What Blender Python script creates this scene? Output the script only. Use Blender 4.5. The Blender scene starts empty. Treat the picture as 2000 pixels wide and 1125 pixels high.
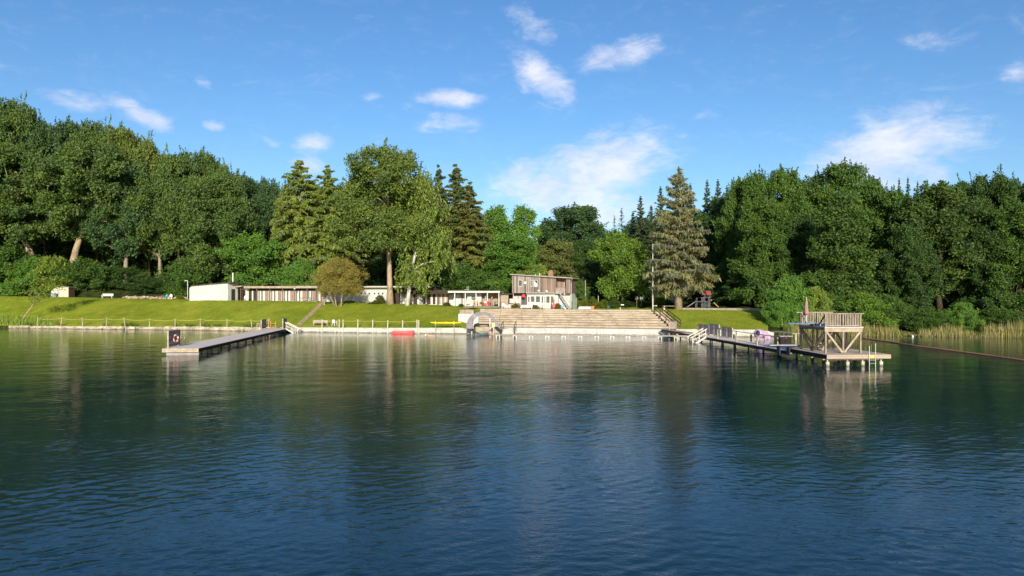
import bpy, math, random
import numpy as np
from mathutils import Vector, Matrix

S = bpy.context.scene
COL = S.collection
F, H = 1400.0, 6.0          # focal length in photo pixels (2000 wide), eye height above the water
R = math.radians

# ------------------------------------------------------------------ camera
cam = bpy.data.cameras.new("camera")
cam.sensor_width = 36.0
cam.lens = 36.0 * F / 2000.0
cam.shift_y = 9.5 / 2000.0
cam.clip_end = 2000.0
cam_o = bpy.data.objects.new("camera", cam)
COL.objects.link(cam_o)
cam_o.location = (0, 0, H)
cam_o.rotation_euler = (R(90), 0, 0)
S.camera = cam_o

# ------------------------------------------------------------------ light
SUN_EL = R(17.0)
SUN_AZ_X = 0.06             # the sun stands behind the camera, a touch to the right
sdir = Vector((SUN_AZ_X * math.cos(SUN_EL), -math.cos(SUN_EL), math.sin(SUN_EL))).normalized()
sun = bpy.data.lights.new("sun", 'SUN')
sun.energy = 5.0
sun.angle = R(0.5)
sun.color = (1.0, 0.91, 0.77)
sun_o = bpy.data.objects.new("sun", sun)
COL.objects.link(sun_o)
sun_o.location = (0, -50, 60)
sun_o.rotation_euler = (-sdir).to_track_quat('-Z', 'Y').to_euler()

# ------------------------------------------------------------------ node helpers
def nd(nt, typ, **kw):
    n = nt.nodes.new(typ)
    for k, v in kw.items():
        setattr(n, k, v)
    return n

def put(nt, sock, v):
    if isinstance(v, bpy.types.NodeSocket):
        nt.links.new(v, sock)
    else:
        sock.default_value = v

def mth(nt, op, a, b=0.0, c=0.0, clamp=False):
    n = nd(nt, 'ShaderNodeMath', operation=op, use_clamp=clamp)
    put(nt, n.inputs[0], a); put(nt, n.inputs[1], b)
    if op in ('MULTIPLY_ADD', 'SMOOTH_MAX', 'SMOOTH_MIN'): put(nt, n.inputs[2], c)
    return n.outputs[0]

def mixc(nt, fac, a, b, blend='MIX'):
    n = nd(nt, 'ShaderNodeMix', data_type='RGBA', blend_type=blend)
    put(nt, n.inputs[0], fac); put(nt, n.inputs[6], a); put(nt, n.inputs[7], b)
    return n.outputs[2]

def noise(nt, vec, scale, detail=3.0, rough=0.55, dist=0.0):
    n = nd(nt, 'ShaderNodeTexNoise')
    put(nt, n.inputs['Vector'], vec)
    n.inputs['Scale'].default_value = scale
    n.inputs['Detail'].default_value = detail
    n.inputs['Roughness'].default_value = rough
    n.inputs['Distortion'].default_value = dist
    return n.outputs['Fac']

def ramp(nt, v, lo, hi, a=0.0, b=1.0, smooth=True):
    n = nd(nt, 'ShaderNodeMapRange', interpolation_type='SMOOTHSTEP' if smooth else 'LINEAR')
    put(nt, n.inputs[0], v)
    n.inputs[1].default_value = lo; n.inputs[2].default_value = hi
    n.inputs[3].default_value = a; n.inputs[4].default_value = b
    return n.outputs[0]

def vscale(nt, vec, s):
    n = nd(nt, 'ShaderNodeVectorMath', operation='MULTIPLY')
    put(nt, n.inputs[0], vec); n.inputs[1].default_value = s
    return n.outputs[0]

def c4(c): return (c[0], c[1], c[2], 1.0)

# ------------------------------------------------------------------ world: clear sky with fair-weather clouds
W = bpy.data.worlds.new("World")
S.world = W
W.use_nodes = True
nt = W.node_tree
nt.nodes.clear()
out = nd(nt, 'ShaderNodeOutputWorld')
bg = nd(nt, 'ShaderNodeBackground')
sky = nd(nt, 'ShaderNodeTexSky', sky_type='NISHITA')
sky.sun_disc = False
sky.sun_elevation = SUN_EL
sky.sun_rotation = R(180) - math.atan(SUN_AZ_X)
sky.altitude = 40.0
sky.air_density = 1.0
sky.dust_density = 0.6
sky.ozone_density = 2.4
tint = mixc(nt, 1.0, sky.outputs[0], (0.89, 1.0, 1.15, 1), 'MULTIPLY')
hs = nd(nt, 'ShaderNodeHueSaturation')
hs.inputs['Saturation'].default_value = 1.12
nt.links.new(tint, hs.inputs['Color'])
tc = nd(nt, 'ShaderNodeTexCoord')
sp = nd(nt, 'ShaderNodeSeparateXYZ'); nt.links.new(tc.outputs['Generated'], sp.inputs[0])
# azimuth and elevation of the looked-at direction, in radians
az = mth(nt, 'ARCTAN2', sp.outputs[0], sp.outputs[1])
hor = mth(nt, 'SQRT', mth(nt, 'ADD', mth(nt, 'MULTIPLY', sp.outputs[0], sp.outputs[0]), mth(nt, 'MULTIPLY', sp.outputs[1], sp.outputs[1])))
el = mth(nt, 'ARCTAN2', sp.outputs[2], hor)
cb = nd(nt, 'ShaderNodeCombineXYZ'); nt.links.new(az, cb.inputs[0]); nt.links.new(el, cb.inputs[1])
ae = cb.outputs[0]
wn = nd(nt, 'ShaderNodeTexNoise'); nt.links.new(ae, wn.inputs['Vector']); wn.inputs['Scale'].default_value = 14; wn.inputs['Detail'].default_value = 4
wv = nd(nt, 'ShaderNodeVectorMath', operation='MULTIPLY_ADD')
nt.links.new(wn.outputs['Color'], wv.inputs[0]); wv.inputs[1].default_value = (0.05, 0.03, 0); wv.inputs[2].default_value = (-0.025, -0.015, 0)
wa = nd(nt, 'ShaderNodeVectorMath', operation='ADD'); nt.links.new(ae, wa.inputs[0]); nt.links.new(wv.outputs[0], wa.inputs[1])
CLOUDS = [  # azimuth deg, elevation deg, half width deg, half height deg, tilt deg, strength
 (2.4, 16.6, 3.4, 1.9, -32, .95), (8.9, 18.3, 3.8, 1.2, 12, .85), (1.6, 20.6, 2.8, 1.3, -25, .45),
 (-4.9, 15.3, 3.1, .85, -3, .9), (-5.1, 13.4, 3.0, .85, 4, .62),
 (6.8, 9.8, 7.6, 3.2, 14, .95), (4.0, 8.2, 7.0, 2.8, -4, .95), (6.6, 6.6, 5.5, 2.0, 0, .9), (11.5, 10.4, 2.4, 1.5, 0, .5),
 (28.0, 10.2, 5.6, 2.8, 8, 1.0), (27.0, 8.6, 5.5, 2.0, 0, .8), (31.5, 10.6, 3.6, 1.7, 0, .6), (22.5, 8.8, 3.0, 1.4, 10, .5),
 (-31.5, 13.0, 2.3, .8, -12, .75), (-27.4, 12.5, 2.9, .85, -22, .85), (-22.7, 12.3, 1.1, .5, 0, .6), (-23.3, 15.4, 1.0, .6, -20, .5),
 (-15.6, 11.3, 1.6, 1.0, 0, .7), (-15.6, 9.7, 1.7, .9, 0, .65), (-18.6, 11.5, 1.4, .4, -10, .5), (-11.2, 15.0, 1.4, .5, 0, .3),
 (35.5, 14.0, 1.3, .8, 20, .6), (30.5, 17.0, 3.6, .9, 0, .3), (-36.0, 14.2, 1.2, .7, 0, .5), (15.5, 13.4, 1.4, .5, 0, .3), (-10.6, 12.0, 1.0, .5, 0, .3),
 (60, 11, 8, 2.5, 0, .8), (85, 14, 9, 3, 0, .8), (-65, 12, 9, 2.5, 0, .8), (130, 12, 14, 3, 0, .8), (-130, 13, 14, 3, 0, .8)]
acc = None
for (ca, ce, rw, rh, ti, st) in CLOUDS:
    m = nd(nt, 'ShaderNodeMapping', vector_type='TEXTURE')
    nt.links.new(wa.outputs[0], m.inputs['Vector'])
    m.inputs['Location'].default_value = (R(ca), R(ce), 0)
    m.inputs['Rotation'].default_value = (0, 0, R(ti))
    m.inputs['Scale'].default_value = (R(rw), R(rh), 1)
    ln = nd(nt, 'ShaderNodeVectorMath', operation='LENGTH'); nt.links.new(m.outputs[0], ln.inputs[0])
    v = ramp(nt, ln.outputs['Value'], 0.1, 1.35, st, 0.0)
    acc = v if acc is None else mth(nt, 'SMOOTH_MAX', acc, v, 0.15)
st3 = vscale(nt, ae, (1.0, 2.1, 1.0))
n1 = noise(nt, st3, 22, 6, 0.62, 0.5)
n2 = noise(nt, st3, 70, 4, 0.6, 0.3)
nn = mth(nt, 'ADD', mth(nt, 'MULTIPLY', n1, 0.75), mth(nt, 'MULTIPLY', n2, 0.25))
dens = mth(nt, 'ADD', acc, mth(nt, 'MULTIPLY', mth(nt, 'SUBTRACT', nn, 0.5), 1.9))
dens = mth(nt, 'MULTIPLY', ramp(nt, dens, 0.05, 1.28, 0, .86), ramp(nt, acc, 0.02, 0.25))
wisp = mth(nt, 'MULTIPLY', ramp(nt, noise(nt, vscale(nt, ae, (1, 2.6, 1)), 9, 6, .65, 1.0), .56, .85, 0, .24), ramp(nt, el, .02, .12))
dens = mth(nt, 'MAXIMUM', dens, wisp)
shade = ramp(nt, noise(nt, st3, 12, 3, .5), .3, .7)
cloudc = mixc(nt, shade, (6.0, 6.2, 7.4, 1), (7.7, 7.6, 8.0, 1))
skyc = mixc(nt, dens, hs.outputs[0], cloudc)
nt.links.new(skyc, bg.inputs['Color'])
bg.inputs['Strength'].default_value = 0.10
nt.links.new(bg.outputs[0], out.inputs[0])

S.view_settings.view_transform = 'Standard'
S.view_settings.look = 'None'
S.view_settings.exposure = 0.45
S.view_settings.gamma = 1.0
S.cycles.use_denoising = True
S.cycles.max_bounces = 8
S.cycles.diffuse_bounces = 3
S.cycles.transmission_bounces = 4

# ------------------------------------------------------------------ materials
MATS = {}
def mat(name, col, rough=0.75, var=0.18, scale=2.0, bump=0.0, spec=0.25, metal=0.0, stretch=(1, 1, 1), col2=None, bdist=0.03, wet=False):
    if name in MATS: return MATS[name]
    m = bpy.data.materials.new(name); m.use_nodes = True
    nt = m.node_tree; b = nt.nodes['Principled BSDF']
    tc = nd(nt, 'ShaderNodeTexCoord')
    v = vscale(nt, tc.outputs['Object'], stretch)
    n1 = noise(nt, v, scale, 5, .6)
    n2 = noise(nt, v, scale * 7.3, 3, .6)
    mix = mth(nt, 'ADD', mth(nt, 'MULTIPLY', n1, .65), mth(nt, 'MULTIPLY', n2, .35))
    a = tuple(max(0, x * (1 - var * 1.6)) for x in col); c = tuple(min(1, x * (1 + var)) for x in (col2 or col))
    colo = mixc(nt, ramp(nt, mix, .3, .68), c4(a), c4(c))
    if wet:      # the dark, slimy band that the lake leaves at the waterline, and streaks of dirt running down to it
        sz = nd(nt, 'ShaderNodeSeparateXYZ'); nt.links.new(tc.outputs['Object'], sz.inputs[0])
        drip = noise(nt, vscale(nt, tc.outputs['Object'], (2.2, 2.2, .12)), 1.5, 4, .7)
        line = mth(nt, 'ADD', sz.outputs[2], mth(nt, 'MULTIPLY', mth(nt, 'SUBTRACT', drip, .5), -.55))
        colo = mixc(nt, ramp(nt, line, .05, .22, .75, 0), colo, (.085, .085, .045, 1))
        colo = mixc(nt, ramp(nt, drip, .56, .72, 0, .45), colo, (.20, .17, .12, 1))
    nt.links.new(colo, b.inputs['Base Color'])
    b.inputs['Roughness'].default_value = rough
    b.inputs['Specular IOR Level'].default_value = spec
    b.inputs['Metallic'].default_value = metal
    if bump:
        bp = nd(nt, 'ShaderNodeBump'); bp.inputs['Strength'].default_value = bump; bp.inputs['Distance'].default_value = bdist
        nt.links.new(mix, bp.inputs['Height']); nt.links.new(bp.outputs[0], b.inputs['Normal'])
    MATS[name] = m
    return m

def planks(name, col, axis='Y', pitch=0.15, gap=0.10, var=0.3, col2=None, rough=0.85, dark=0.35, bump=.5):
    """weathered boards running across `axis`: a dark joint every `pitch` metres, every board its own tone"""
    if name in MATS: return MATS[name]
    m = bpy.data.materials.new(name); m.use_nodes = True
    nt = m.node_tree; b = nt.nodes['Principled BSDF']
    tc = nd(nt, 'ShaderNodeTexCoord')
    s = nd(nt, 'ShaderNodeSeparateXYZ'); nt.links.new(tc.outputs['Object'], s.inputs[0])
    q = mth(nt, 'DIVIDE', s.outputs['XYZ'.index(axis)], pitch)
    idx = mth(nt, 'FLOOR', q); fr = mth(nt, 'FRACT', q)
    wnn = nd(nt, 'ShaderNodeTexWhiteNoise', noise_dimensions='1D'); nt.links.new(idx, wnn.inputs['W'])
    st = {'X': (12, 1, 1.2), 'Y': (1, 12, 1.2), 'Z': (1, 1, 12)}[axis]
    g = noise(nt, vscale(nt, tc.outputs['Object'], st), 1.6, 5, .65)
    big = noise(nt, tc.outputs['Object'], .5, 3, .6)
    t = mth(nt, 'ADD', mth(nt, 'MULTIPLY', wnn.outputs['Value'], .35), mth(nt, 'ADD', mth(nt, 'MULTIPLY', g, .35), mth(nt, 'MULTIPLY', big, .3)))
    a = tuple(x * (1 - var * 1.5) for x in col); c = tuple(min(1, x * (1 + var)) for x in (col2 or col))
    colo = mixc(nt, ramp(nt, t, .25, .75), c4(a), c4(c))
    edge = mth(nt, 'LESS_THAN', fr, gap)
    colo = mixc(nt, mth(nt, 'MULTIPLY', edge, 1 - dark), colo, c4(tuple(x * .25 for x in col)))
    nt.links.new(colo, b.inputs['Base Color'])
    b.inputs['Roughness'].default_value = rough; b.inputs['Specular IOR Level'].default_value = .2
    bp = nd(nt, 'ShaderNodeBump'); bp.inputs['Strength'].default_value = bump; bp.inputs['Distance'].default_value = .01
    nt.links.new(mth(nt, 'SUBTRACT', g, edge), bp.inputs['Height']); nt.links.new(bp.outputs[0], b.inputs['Normal'])
    MATS[name] = m
    return m

def leaf_mat():
    m = bpy.data.materials.new("leaves"); m.use_nodes = True
    nt = m.node_tree; b = nt.nodes['Principled BSDF']; o = nt.nodes['Material Output']
    oi = nd(nt, 'ShaderNodeObjectInfo')
    at = nd(nt, 'ShaderNodeAttribute', attribute_name='tint')
    atf = at.outputs['Fac']
    # every clump and every leaf has its own green: yellower where young, bluer where old
    yl = mixc(nt, 1.0, oi.outputs['Color'], (1.34, 1.28, .8, 1), 'MULTIPLY')
    dk = mixc(nt, 1.0, oi.outputs['Color'], (.62, .72, .95, 1), 'MULTIPLY')
    col = mixc(nt, atf, dk, yl)
    nt.links.new(col, b.inputs['Base Color'])
    b.inputs['Roughness'].default_value = .5; b.inputs['Specular IOR Level'].default_value = .22
    tr = nd(nt, 'ShaderNodeBsdfTranslucent')
    tcol = mixc(nt, 1.0, col, (1.25, 1.2, .5, 1), 'MULTIPLY')
    nt.links.new(tcol, tr.inputs['Color'])
    mx = nd(nt, 'ShaderNodeMixShader'); mx.inputs[0].default_value = .36
    nt.links.new(b.outputs[0], mx.inputs[1]); nt.links.new(tr.outputs[0], mx.inputs[2]); nt.links.new(mx.outputs[0], o.inputs['Surface'])
    return m
LEAF = leaf_mat()

def bark_mat():
    m = bpy.data.materials.new("bark"); m.use_nodes = True
    nt = m.node_tree; b = nt.nodes['Principled BSDF']
    oi = nd(nt, 'ShaderNodeObjectInfo'); tc = nd(nt, 'ShaderNodeTexCoord')
    n1 = noise(nt, vscale(nt, tc.outputs['Object'], (3, 3, .6)), 2.5, 6, .65)
    n2 = noise(nt, tc.outputs['Object'], .5, 3, .5)
    f = mth(nt, 'ADD', mth(nt, 'MULTIPLY', n1, .7), mth(nt, 'MULTIPLY', n2, .3))
    dk = mixc(nt, 1.0, oi.outputs['Color'], (.38, .36, .33, 1), 'MULTIPLY')
    nt.links.new(mixc(nt, ramp(nt, f, .33, .6), dk, oi.outputs['Color']), b.inputs['Base Color'])
    b.inputs['Roughness'].default_value = .9; b.inputs['Specular IOR Level'].default_value = .15
    bp = nd(nt, 'ShaderNodeBump'); bp.inputs['Strength'].default_value = .8; bp.inputs['Distance'].default_value = .06
    nt.links.new(f, bp.inputs['Height']); nt.links.new(bp.outputs[0], b.inputs['Normal'])
    return m
BARK = bark_mat()

# ------------------------------------------------------------------ mesh helpers
class MB:
    def __init__(s): s.v = []; s.f = []
    def add(s, vs, fs):
        o = len(s.v); s.v += [tuple(p) for p in vs]; s.f += [tuple(i + o for i in f) for f in fs]; return s
    def box(s, cx, cy, cz, sx, sy, sz, rz=0.0, rx=0.0, ry=0.0):
        M = Matrix.Translation((cx, cy, cz)) @ Matrix.Rotation(rz, 4, 'Z') @ Matrix.Rotation(ry, 4, 'Y') @ Matrix.Rotation(rx, 4, 'X')
        vs = [M @ Vector((x * sx / 2, y * sy / 2, z * sz / 2)) for x in (-1, 1) for y in (-1, 1) for z in (-1, 1)]
        return s.add(vs, [(0, 1, 3, 2), (4, 6, 7, 5), (0, 4, 5, 1), (2, 3, 7, 6), (0, 2, 6, 4), (1, 5, 7, 3)])
    def b2(s, x0, x1, y0, y1, z0, z1):
        return s.box((x0 + x1) / 2, (y0 + y1) / 2, (z0 + z1) / 2, abs(x1 - x0), abs(y1 - y0), abs(z1 - z0))
    def bar(s, p, q, w, h=None):
        p, q = Vector(p), Vector(q); d = q - p; L = d.length; h = h or w
        d.normalize(); up = Vector((0, 0, 1)) if abs(d.z) < .95 else Vector((0, 1, 0))
        a = d.cross(up).normalized(); b = a.cross(d)
        vs = [c + a * (i * w / 2) + b * (j * h / 2) for c in (p, q) for i, j in ((-1, -1), (1, -1), (1, 1), (-1, 1))]
        return s.add(vs, [(0, 3, 2, 1), (4, 5, 6, 7), (0, 1, 5, 4), (1, 2, 6, 5), (2, 3, 7, 6), (3, 0, 4, 7)])
    def tube(s, pts, rs, n=8, cap=True):
        pts = [Vector(p) for p in pts]
        if not isinstance(rs, (list, tuple)): rs = [rs] * len(pts)
        vs = []; 
        for i, p in enumerate(pts):
            d = (pts[min(i + 1, len(pts) - 1)] - pts[max(i - 1, 0)]).normalized()
            up = Vector((0, 0, 1)) if abs(d.z) < .9 else Vector((1, 0, 0))
            a = d.cross(up).normalized(); b = a.cross(d)
            vs += [p + (a * math.cos(t) + b * math.sin(t)) * rs[i] for t in [2 * math.pi * k / n for k in range(n)]]
        fs = [(i * n + k, i * n + (k + 1) % n, (i + 1) * n + (k + 1) % n, (i + 1) * n + k) for i in range(len(pts) - 1) for k in range(n)]
        if cap: fs += [tuple(range(n))[::-1], tuple(range((len(pts) - 1) * n, len(pts) * n))]
        return s.add(vs, fs)
    def lathe(s, prof, cx=0, cy=0, cz=0, n=16):
        vs = [(cx + r * math.cos(2 * math.pi * k / n), cy + r * math.sin(2 * math.pi * k / n), cz + z) for r, z in prof for k in range(n)]
        fs = [(i * n + k, i * n + (k + 1) % n, (i + 1) * n + (k + 1) % n, (i + 1) * n + k) for i in range(len(prof) - 1) for k in range(n)]
        return s.add(vs, fs)
    def ball(s, c, r, n=12, m=8):
        rx, ry, rz = r if isinstance(r, (tuple, list)) else (r, r, r)
        vs = [(c[0] + rx * math.sin(math.pi * i / m) * math.cos(2 * math.pi * k / n), c[1] + ry * math.sin(math.pi * i / m) * math.sin(2 * math.pi * k / n), c[2] + rz * math.cos(math.pi * i / m)) for i in range(m + 1) for k in range(n)]
        fs = [(i * n + k, (i + 1) * n + k, (i + 1) * n + (k + 1) % n, i * n + (k + 1) % n) for i in range(m) for k in range(n)]
        return s.add(vs, fs)
    def torus(s, c, R1, r1, axis='Y', n=20, m=8):
        vs = []
        for i in range(n):
            t = 2 * math.pi * i / n
            for k in range(m):
                u = 2 * math.pi * k / m
                x, z, y = (R1 + r1 * math.cos(u)) * math.cos(t), (R1 + r1 * math.cos(u)) * math.sin(t), r1 * math.sin(u)
                p = (x, y, z) if axis == 'Y' else ((x, z, y) if axis == 'Z' else (y, x, z))
                vs.append((c[0] + p[0], c[1] + p[1], c[2] + p[2]))
        fs = [(i * m + k, ((i + 1) % n) * m + k, ((i + 1) % n) * m + (k + 1) % m, i * m + (k + 1) % m) for i in range(n) for k in range(m)]
        return s.add(vs, fs)
    def prism(s, outline, y0, y1):
        """outline of (x, z) points, extruded from y0 to y1"""
        n = len(outline)
        vs = [(x, y0, z) for x, z in outline] + [(x, y1, z) for x, z in outline]
        return s.add(vs, [tuple(range(n))[::-1], tuple(range(n, 2 * n))] + [(i, (i + 1) % n, n + (i + 1) % n, n + i) for i in range(n)])

def link(o, parent=None, loc=None, rz=0.0):
    COL.objects.link(o)
    if parent is not None: o.parent = parent
    if loc is not None: o.location = loc
    if rz: o.rotation_euler = (0, 0, rz)
    return o

def ob(name, mb, m, parent=None, loc=None, rz=0.0, smooth=False, label=None, bevel=0.0):
    me = bpy.data.meshes.new(name)
    me.from_pydata(mb.v, [], mb.f); me.update()
    me.materials.append(m)
    if smooth:
        me.shade_smooth()
        try: me.set_sharp_from_angle(angle=R(45))
        except Exception: pass
    o = bpy.data.objects.new(name, me)
    if label: o['label'] = label
    if bevel:
        bv = o.modifiers.new("bevel", 'BEVEL'); bv.width = bevel; bv.segments = 1; bv.limit_method = 'ANGLE'
    return link(o, parent, loc, rz)

def tag(o, label, cat, group=None, kind=None):
    if label: o['label'] = label
    if cat: o['category'] = cat
    if group: o['group'] = group
    if kind: o['kind'] = kind
    return o

def thing(name, label, cat, loc=(0, 0, 0), rz=0.0, group=None):
    return tag(link(bpy.data.objects.new(name, None), None, loc, rz), label, cat, group)

def setting(o):
    o['kind'] = 'structure'; return o

def dup(root, loc, rz=None, label=None, scale=None):
    r = root.copy(); COL.objects.link(r); r.location = loc
    if rz is not None: r.rotation_euler = (0, 0, rz)
    if label: r['label'] = label
    if scale: r.scale = scale
    for ch in root.children:
        c = ch.copy(); COL.objects.link(c); c.parent = r
        for g in ch.children:
            d = g.copy(); COL.objects.link(d); d.parent = c
    return r

def at(x, y, Y):     # photo pixel at a given distance
    return Vector(((x - 1000) * Y / F, Y, H - (y - 572) * Y / F))
def on(x, y, Z=0.0): # photo pixel on a level plane
    Y = F * (H - Z) / (y - 572); return Vector(((x - 1000) * Y / F, Y, Z))

# ------------------------------------------------------------------ the lie of the land
# photo column: shore distance, edge height, lawn top, its height, plateau end, its height, hillside, its height, far, its height
LAND = [
 (-2600, 128, .4, 142, 5.2, 146, 6, 156, 12, 300, 34), (-900, 128, .4, 144, 5.2, 148, 6, 158, 12, 300, 34), (0, 122, .42, 139, 5.3, 143, 5.5, 152, 10.5, 260, 27), (130, 119.5, .45, 139, 5.1, 143, 5.2, 153, 10, 260, 26),
 (200, 118, .48, 138, 4.95, 143, 5.0, 154, 9, 260, 24), (300, 116.5, .5, 138, 4.75, 144, 4.9, 156, 7.5, 260, 19), (370, 115.3, .56, 136, 4.65, 146, 4.8, 160, 6, 260, 13),
 (450, 113.3, .6, 131, 4.55, 146, 4.7, 165, 5.5, 260, 9), (560, 110.5, .65, 131, 4.45, 146, 4.5, 165, 5, 260, 8), (700, 107.9, .7, 128.5, 4.15, 144, 4.3, 165, 5, 260, 8),
 (800, 106.5, .75, 126.5, 3.9, 140, 4.1, 165, 5, 260, 8), (880, 105.5, .8, 124, 3.7, 138, 3.9, 165, 5, 260, 8), (905, 105.3, .82, 123, 3.5, 138, 3.8, 165, 5, 260, 8),
 (934, 105.9, .1, 121.9, 2.75, 123.5, 3.32, 165, 5, 260, 8), (1100, 103.3, .1, 119.2, 2.7, 120.8, 3.25, 165, 5, 260, 8), (1282, 100.3, .1, 116.1, 2.7, 117.5, 3.2, 150, 4, 260, 8), (1302, 100.0, .5, 115.8, 2.9, 118, 3.25, 148, 4, 260, 9),
 (1310, 99.8, .93, 115.5, 3.2, 122, 3.4, 145, 4, 260, 9), (1400, 98.6, .93, 114.5, 3.2, 122, 3.4, 142, 4.2, 260, 10), (1480, 97.9, .93, 112.5, 3.1, 121, 3.4, 140, 4.5, 260, 11),
 (1520, 98.5, .5, 110, 2.4, 121, 3.4, 140, 5, 260, 12), (1600, 100, .12, 106, 1.2, 119, 3, 140, 6, 260, 14), (1700, 99.5, .08, 105, 1, 118, 2.8, 140, 6, 260, 14),
 (2000, 96, .08, 101, 1, 114, 2.8, 136, 7, 260, 16), (2900, 88, .08, 93, 1, 108, 3, 130, 8, 260, 18), (4600, 80, .1, 85, 1, 98, 3, 120, 8, 260, 18)]
LA = np.array(LAND, float)
def knots(px):
    k = [np.interp(px, LA[:, 0], LA[:, j]) for j in range(1, 11)]
    return [k[0] - 1.2, k[0] - .05, k[0] + .02, k[2], k[4], k[6], k[8]], [-1.6, -1.2, k[1], k[3], k[5], k[7], k[9]]
def ground(X, Y):
    px = 1000 + F * X / max(Y, 1)
    ys, zs = knots(px)
    return float(np.interp(Y, ys, zs))
def gp(x, Y, dz=0.0):    # a point standing on the ground in the direction of a photo column
    X = (x - 1000) * Y / F
    return Vector((X, Y, ground(X, Y) + dz))

def build_land():
    cols = np.concatenate([np.arange(-2600, -300, 100), np.arange(-300, 2300, 12.5), np.arange(2300, 4601, 100)])
    steps = [0, 1, 2] + [2 + i / 8 for i in range(1, 9)] + [3 + i / 4 for i in range(1, 5)] + [4 + i / 5 for i in range(1, 6)] + [5 + i / 6 for i in range(1, 7)]
    rng = np.random.default_rng(3)
    V = []; nr = len(steps)
    for px in cols:
        ys, zs = knots(px)
        for t in steps:
            i = min(int(t), 5); f = t - i
            Y = ys[i] + (ys[i + 1] - ys[i]) * f; Z = zs[i] + (zs[i + 1] - zs[i]) * f
            if 2.05 < t < 3: Z += rng.normal(0, .025) - .18 * math.sin(f * math.pi) * 0
            if t > 4.1: Z += rng.normal(0, .12)
            V.append(((px - 1000) * Y / F, Y, Z))
    lawn = MB(); soil = MB(); lawn.v = list(V); soil.v = list(V)
    for c in range(len(cols) - 1):
        for r in range(nr - 1):
            q = (c * nr + r, (c + 1) * nr + r, (c + 1) * nr + r + 1, c * nr + r + 1)
            t = steps[r]; px = (cols[c] + cols[c + 1]) / 2
            isl = t >= 2 and t < (4.4 if 900 < px < 1330 else 4 if px > 150 else 3.5) and -450 < px < 1506
            (lawn if isl else soil).f.append(q)
    return lawn, soil

def clean(mb):
    used = sorted({i for f in mb.f for i in f}); mp = {u: k for k, u in enumerate(used)}
    mb.v = [mb.v[u] for u in used]; mb.f = [tuple(mp[i] for i in f) for f in mb.f]
    return mb

def lawn_mat():
    m = bpy.data.materials.new("lawn"); m.use_nodes = True
    nt = m.node_tree; b = nt.nodes['Principled BSDF']; tc = nd(nt, 'ShaderNodeTexCoord'); v = tc.outputs['Object']
    big = noise(nt, vscale(nt, v, (1, .6, 1)), .11, 4, .6, .4)
    mid = noise(nt, vscale(nt, v, (1, .5, 1)), .7, 4, .65)
    fine = noise(nt, vscale(nt, v, (1, .35, 1)), 5.5, 4, .75)
    f = mth(nt, 'ADD', mth(nt, 'MULTIPLY', big, .4), mth(nt, 'ADD', mth(nt, 'MULTIPLY', mid, .3), mth(nt, 'MULTIPLY', fine, .3)))
    col = mixc(nt, ramp(nt, f, .37, .63), (.145, .200, .016, 1), (.310, .330, .036, 1))
    dry = ramp(nt, noise(nt, vscale(nt, v, (1, .7, 1)), .22, 5, .7), .55, .72, 0, .6)
    col = mixc(nt, dry, col, (.34, .29, .06, 1))
    nt.links.new(col, b.inputs['Base Color']); b.inputs['Roughness'].default_value = .95; b.inputs['Specular IOR Level'].default_value = 0
    bp = nd(nt, 'ShaderNodeBump'); bp.inputs['Strength'].default_value = .7; bp.inputs['Distance'].default_value = .12
    nt.links.new(mth(nt, 'ADD', mth(nt, 'MULTIPLY', fine, .5), mid), bp.inputs['Height']); nt.links.new(bp.outputs[0], b.inputs['Normal'])
    return m

def water_mat():
    m = bpy.data.materials.new("lake water"); m.use_nodes = True
    nt = m.node_tree; b = nt.nodes['Principled BSDF']; tc = nd(nt, 'ShaderNodeTexCoord'); v = tc.outputs['Object']
    rot = nd(nt, 'ShaderNodeMapping'); nt.links.new(v, rot.inputs[0]); rot.inputs['Rotation'].default_value = (0, 0, R(14)); rv = rot.outputs[0]
    rot2 = nd(nt, 'ShaderNodeMapping'); nt.links.new(v, rot2.inputs[0]); rot2.inputs['Rotation'].default_value = (0, 0, R(-19)); rv2 = rot2.outputs[0]
    a = noise(nt, vscale(nt, rv, (.6, 1.0, 1)), 4.2, 3, .6, .5)
    c = noise(nt, vscale(nt, rv2, (.6, 1.0, 1)), 9.5, 2, .55, .3)
    d = noise(nt, vscale(nt, rv, (.35, 1.0, 1)), .55, 2, .5, .2)
    gust = ramp(nt, noise(nt, vscale(nt, v, (.6, 1, 1)), .045, 3, .6, .6), .32, .68, .55, 1.25)
    h = mth(nt, 'ADD', mth(nt, 'MULTIPLY', a, .0065), mth(nt, 'ADD', mth(nt, 'MULTIPLY', c, .0030), mth(nt, 'MULTIPLY', d, .0)))
    h = mth(nt, 'MULTIPLY', h, gust)
    bp = nd(nt, 'ShaderNodeBump'); bp.inputs['Strength'].default_value = 1.0; bp.inputs['Distance'].default_value = 1.5
    nt.links.new(h, bp.inputs['Height']); nt.links.new(bp.outputs[0], b.inputs['Normal'])
    b.inputs['Base Color'].default_value = (.002, .023, .034, 1)
    b.inputs['Roughness'].default_value = .04; b.inputs['IOR'].default_value = 1.333; b.inputs['Specular IOR Level'].default_value = .5
    return m

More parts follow.
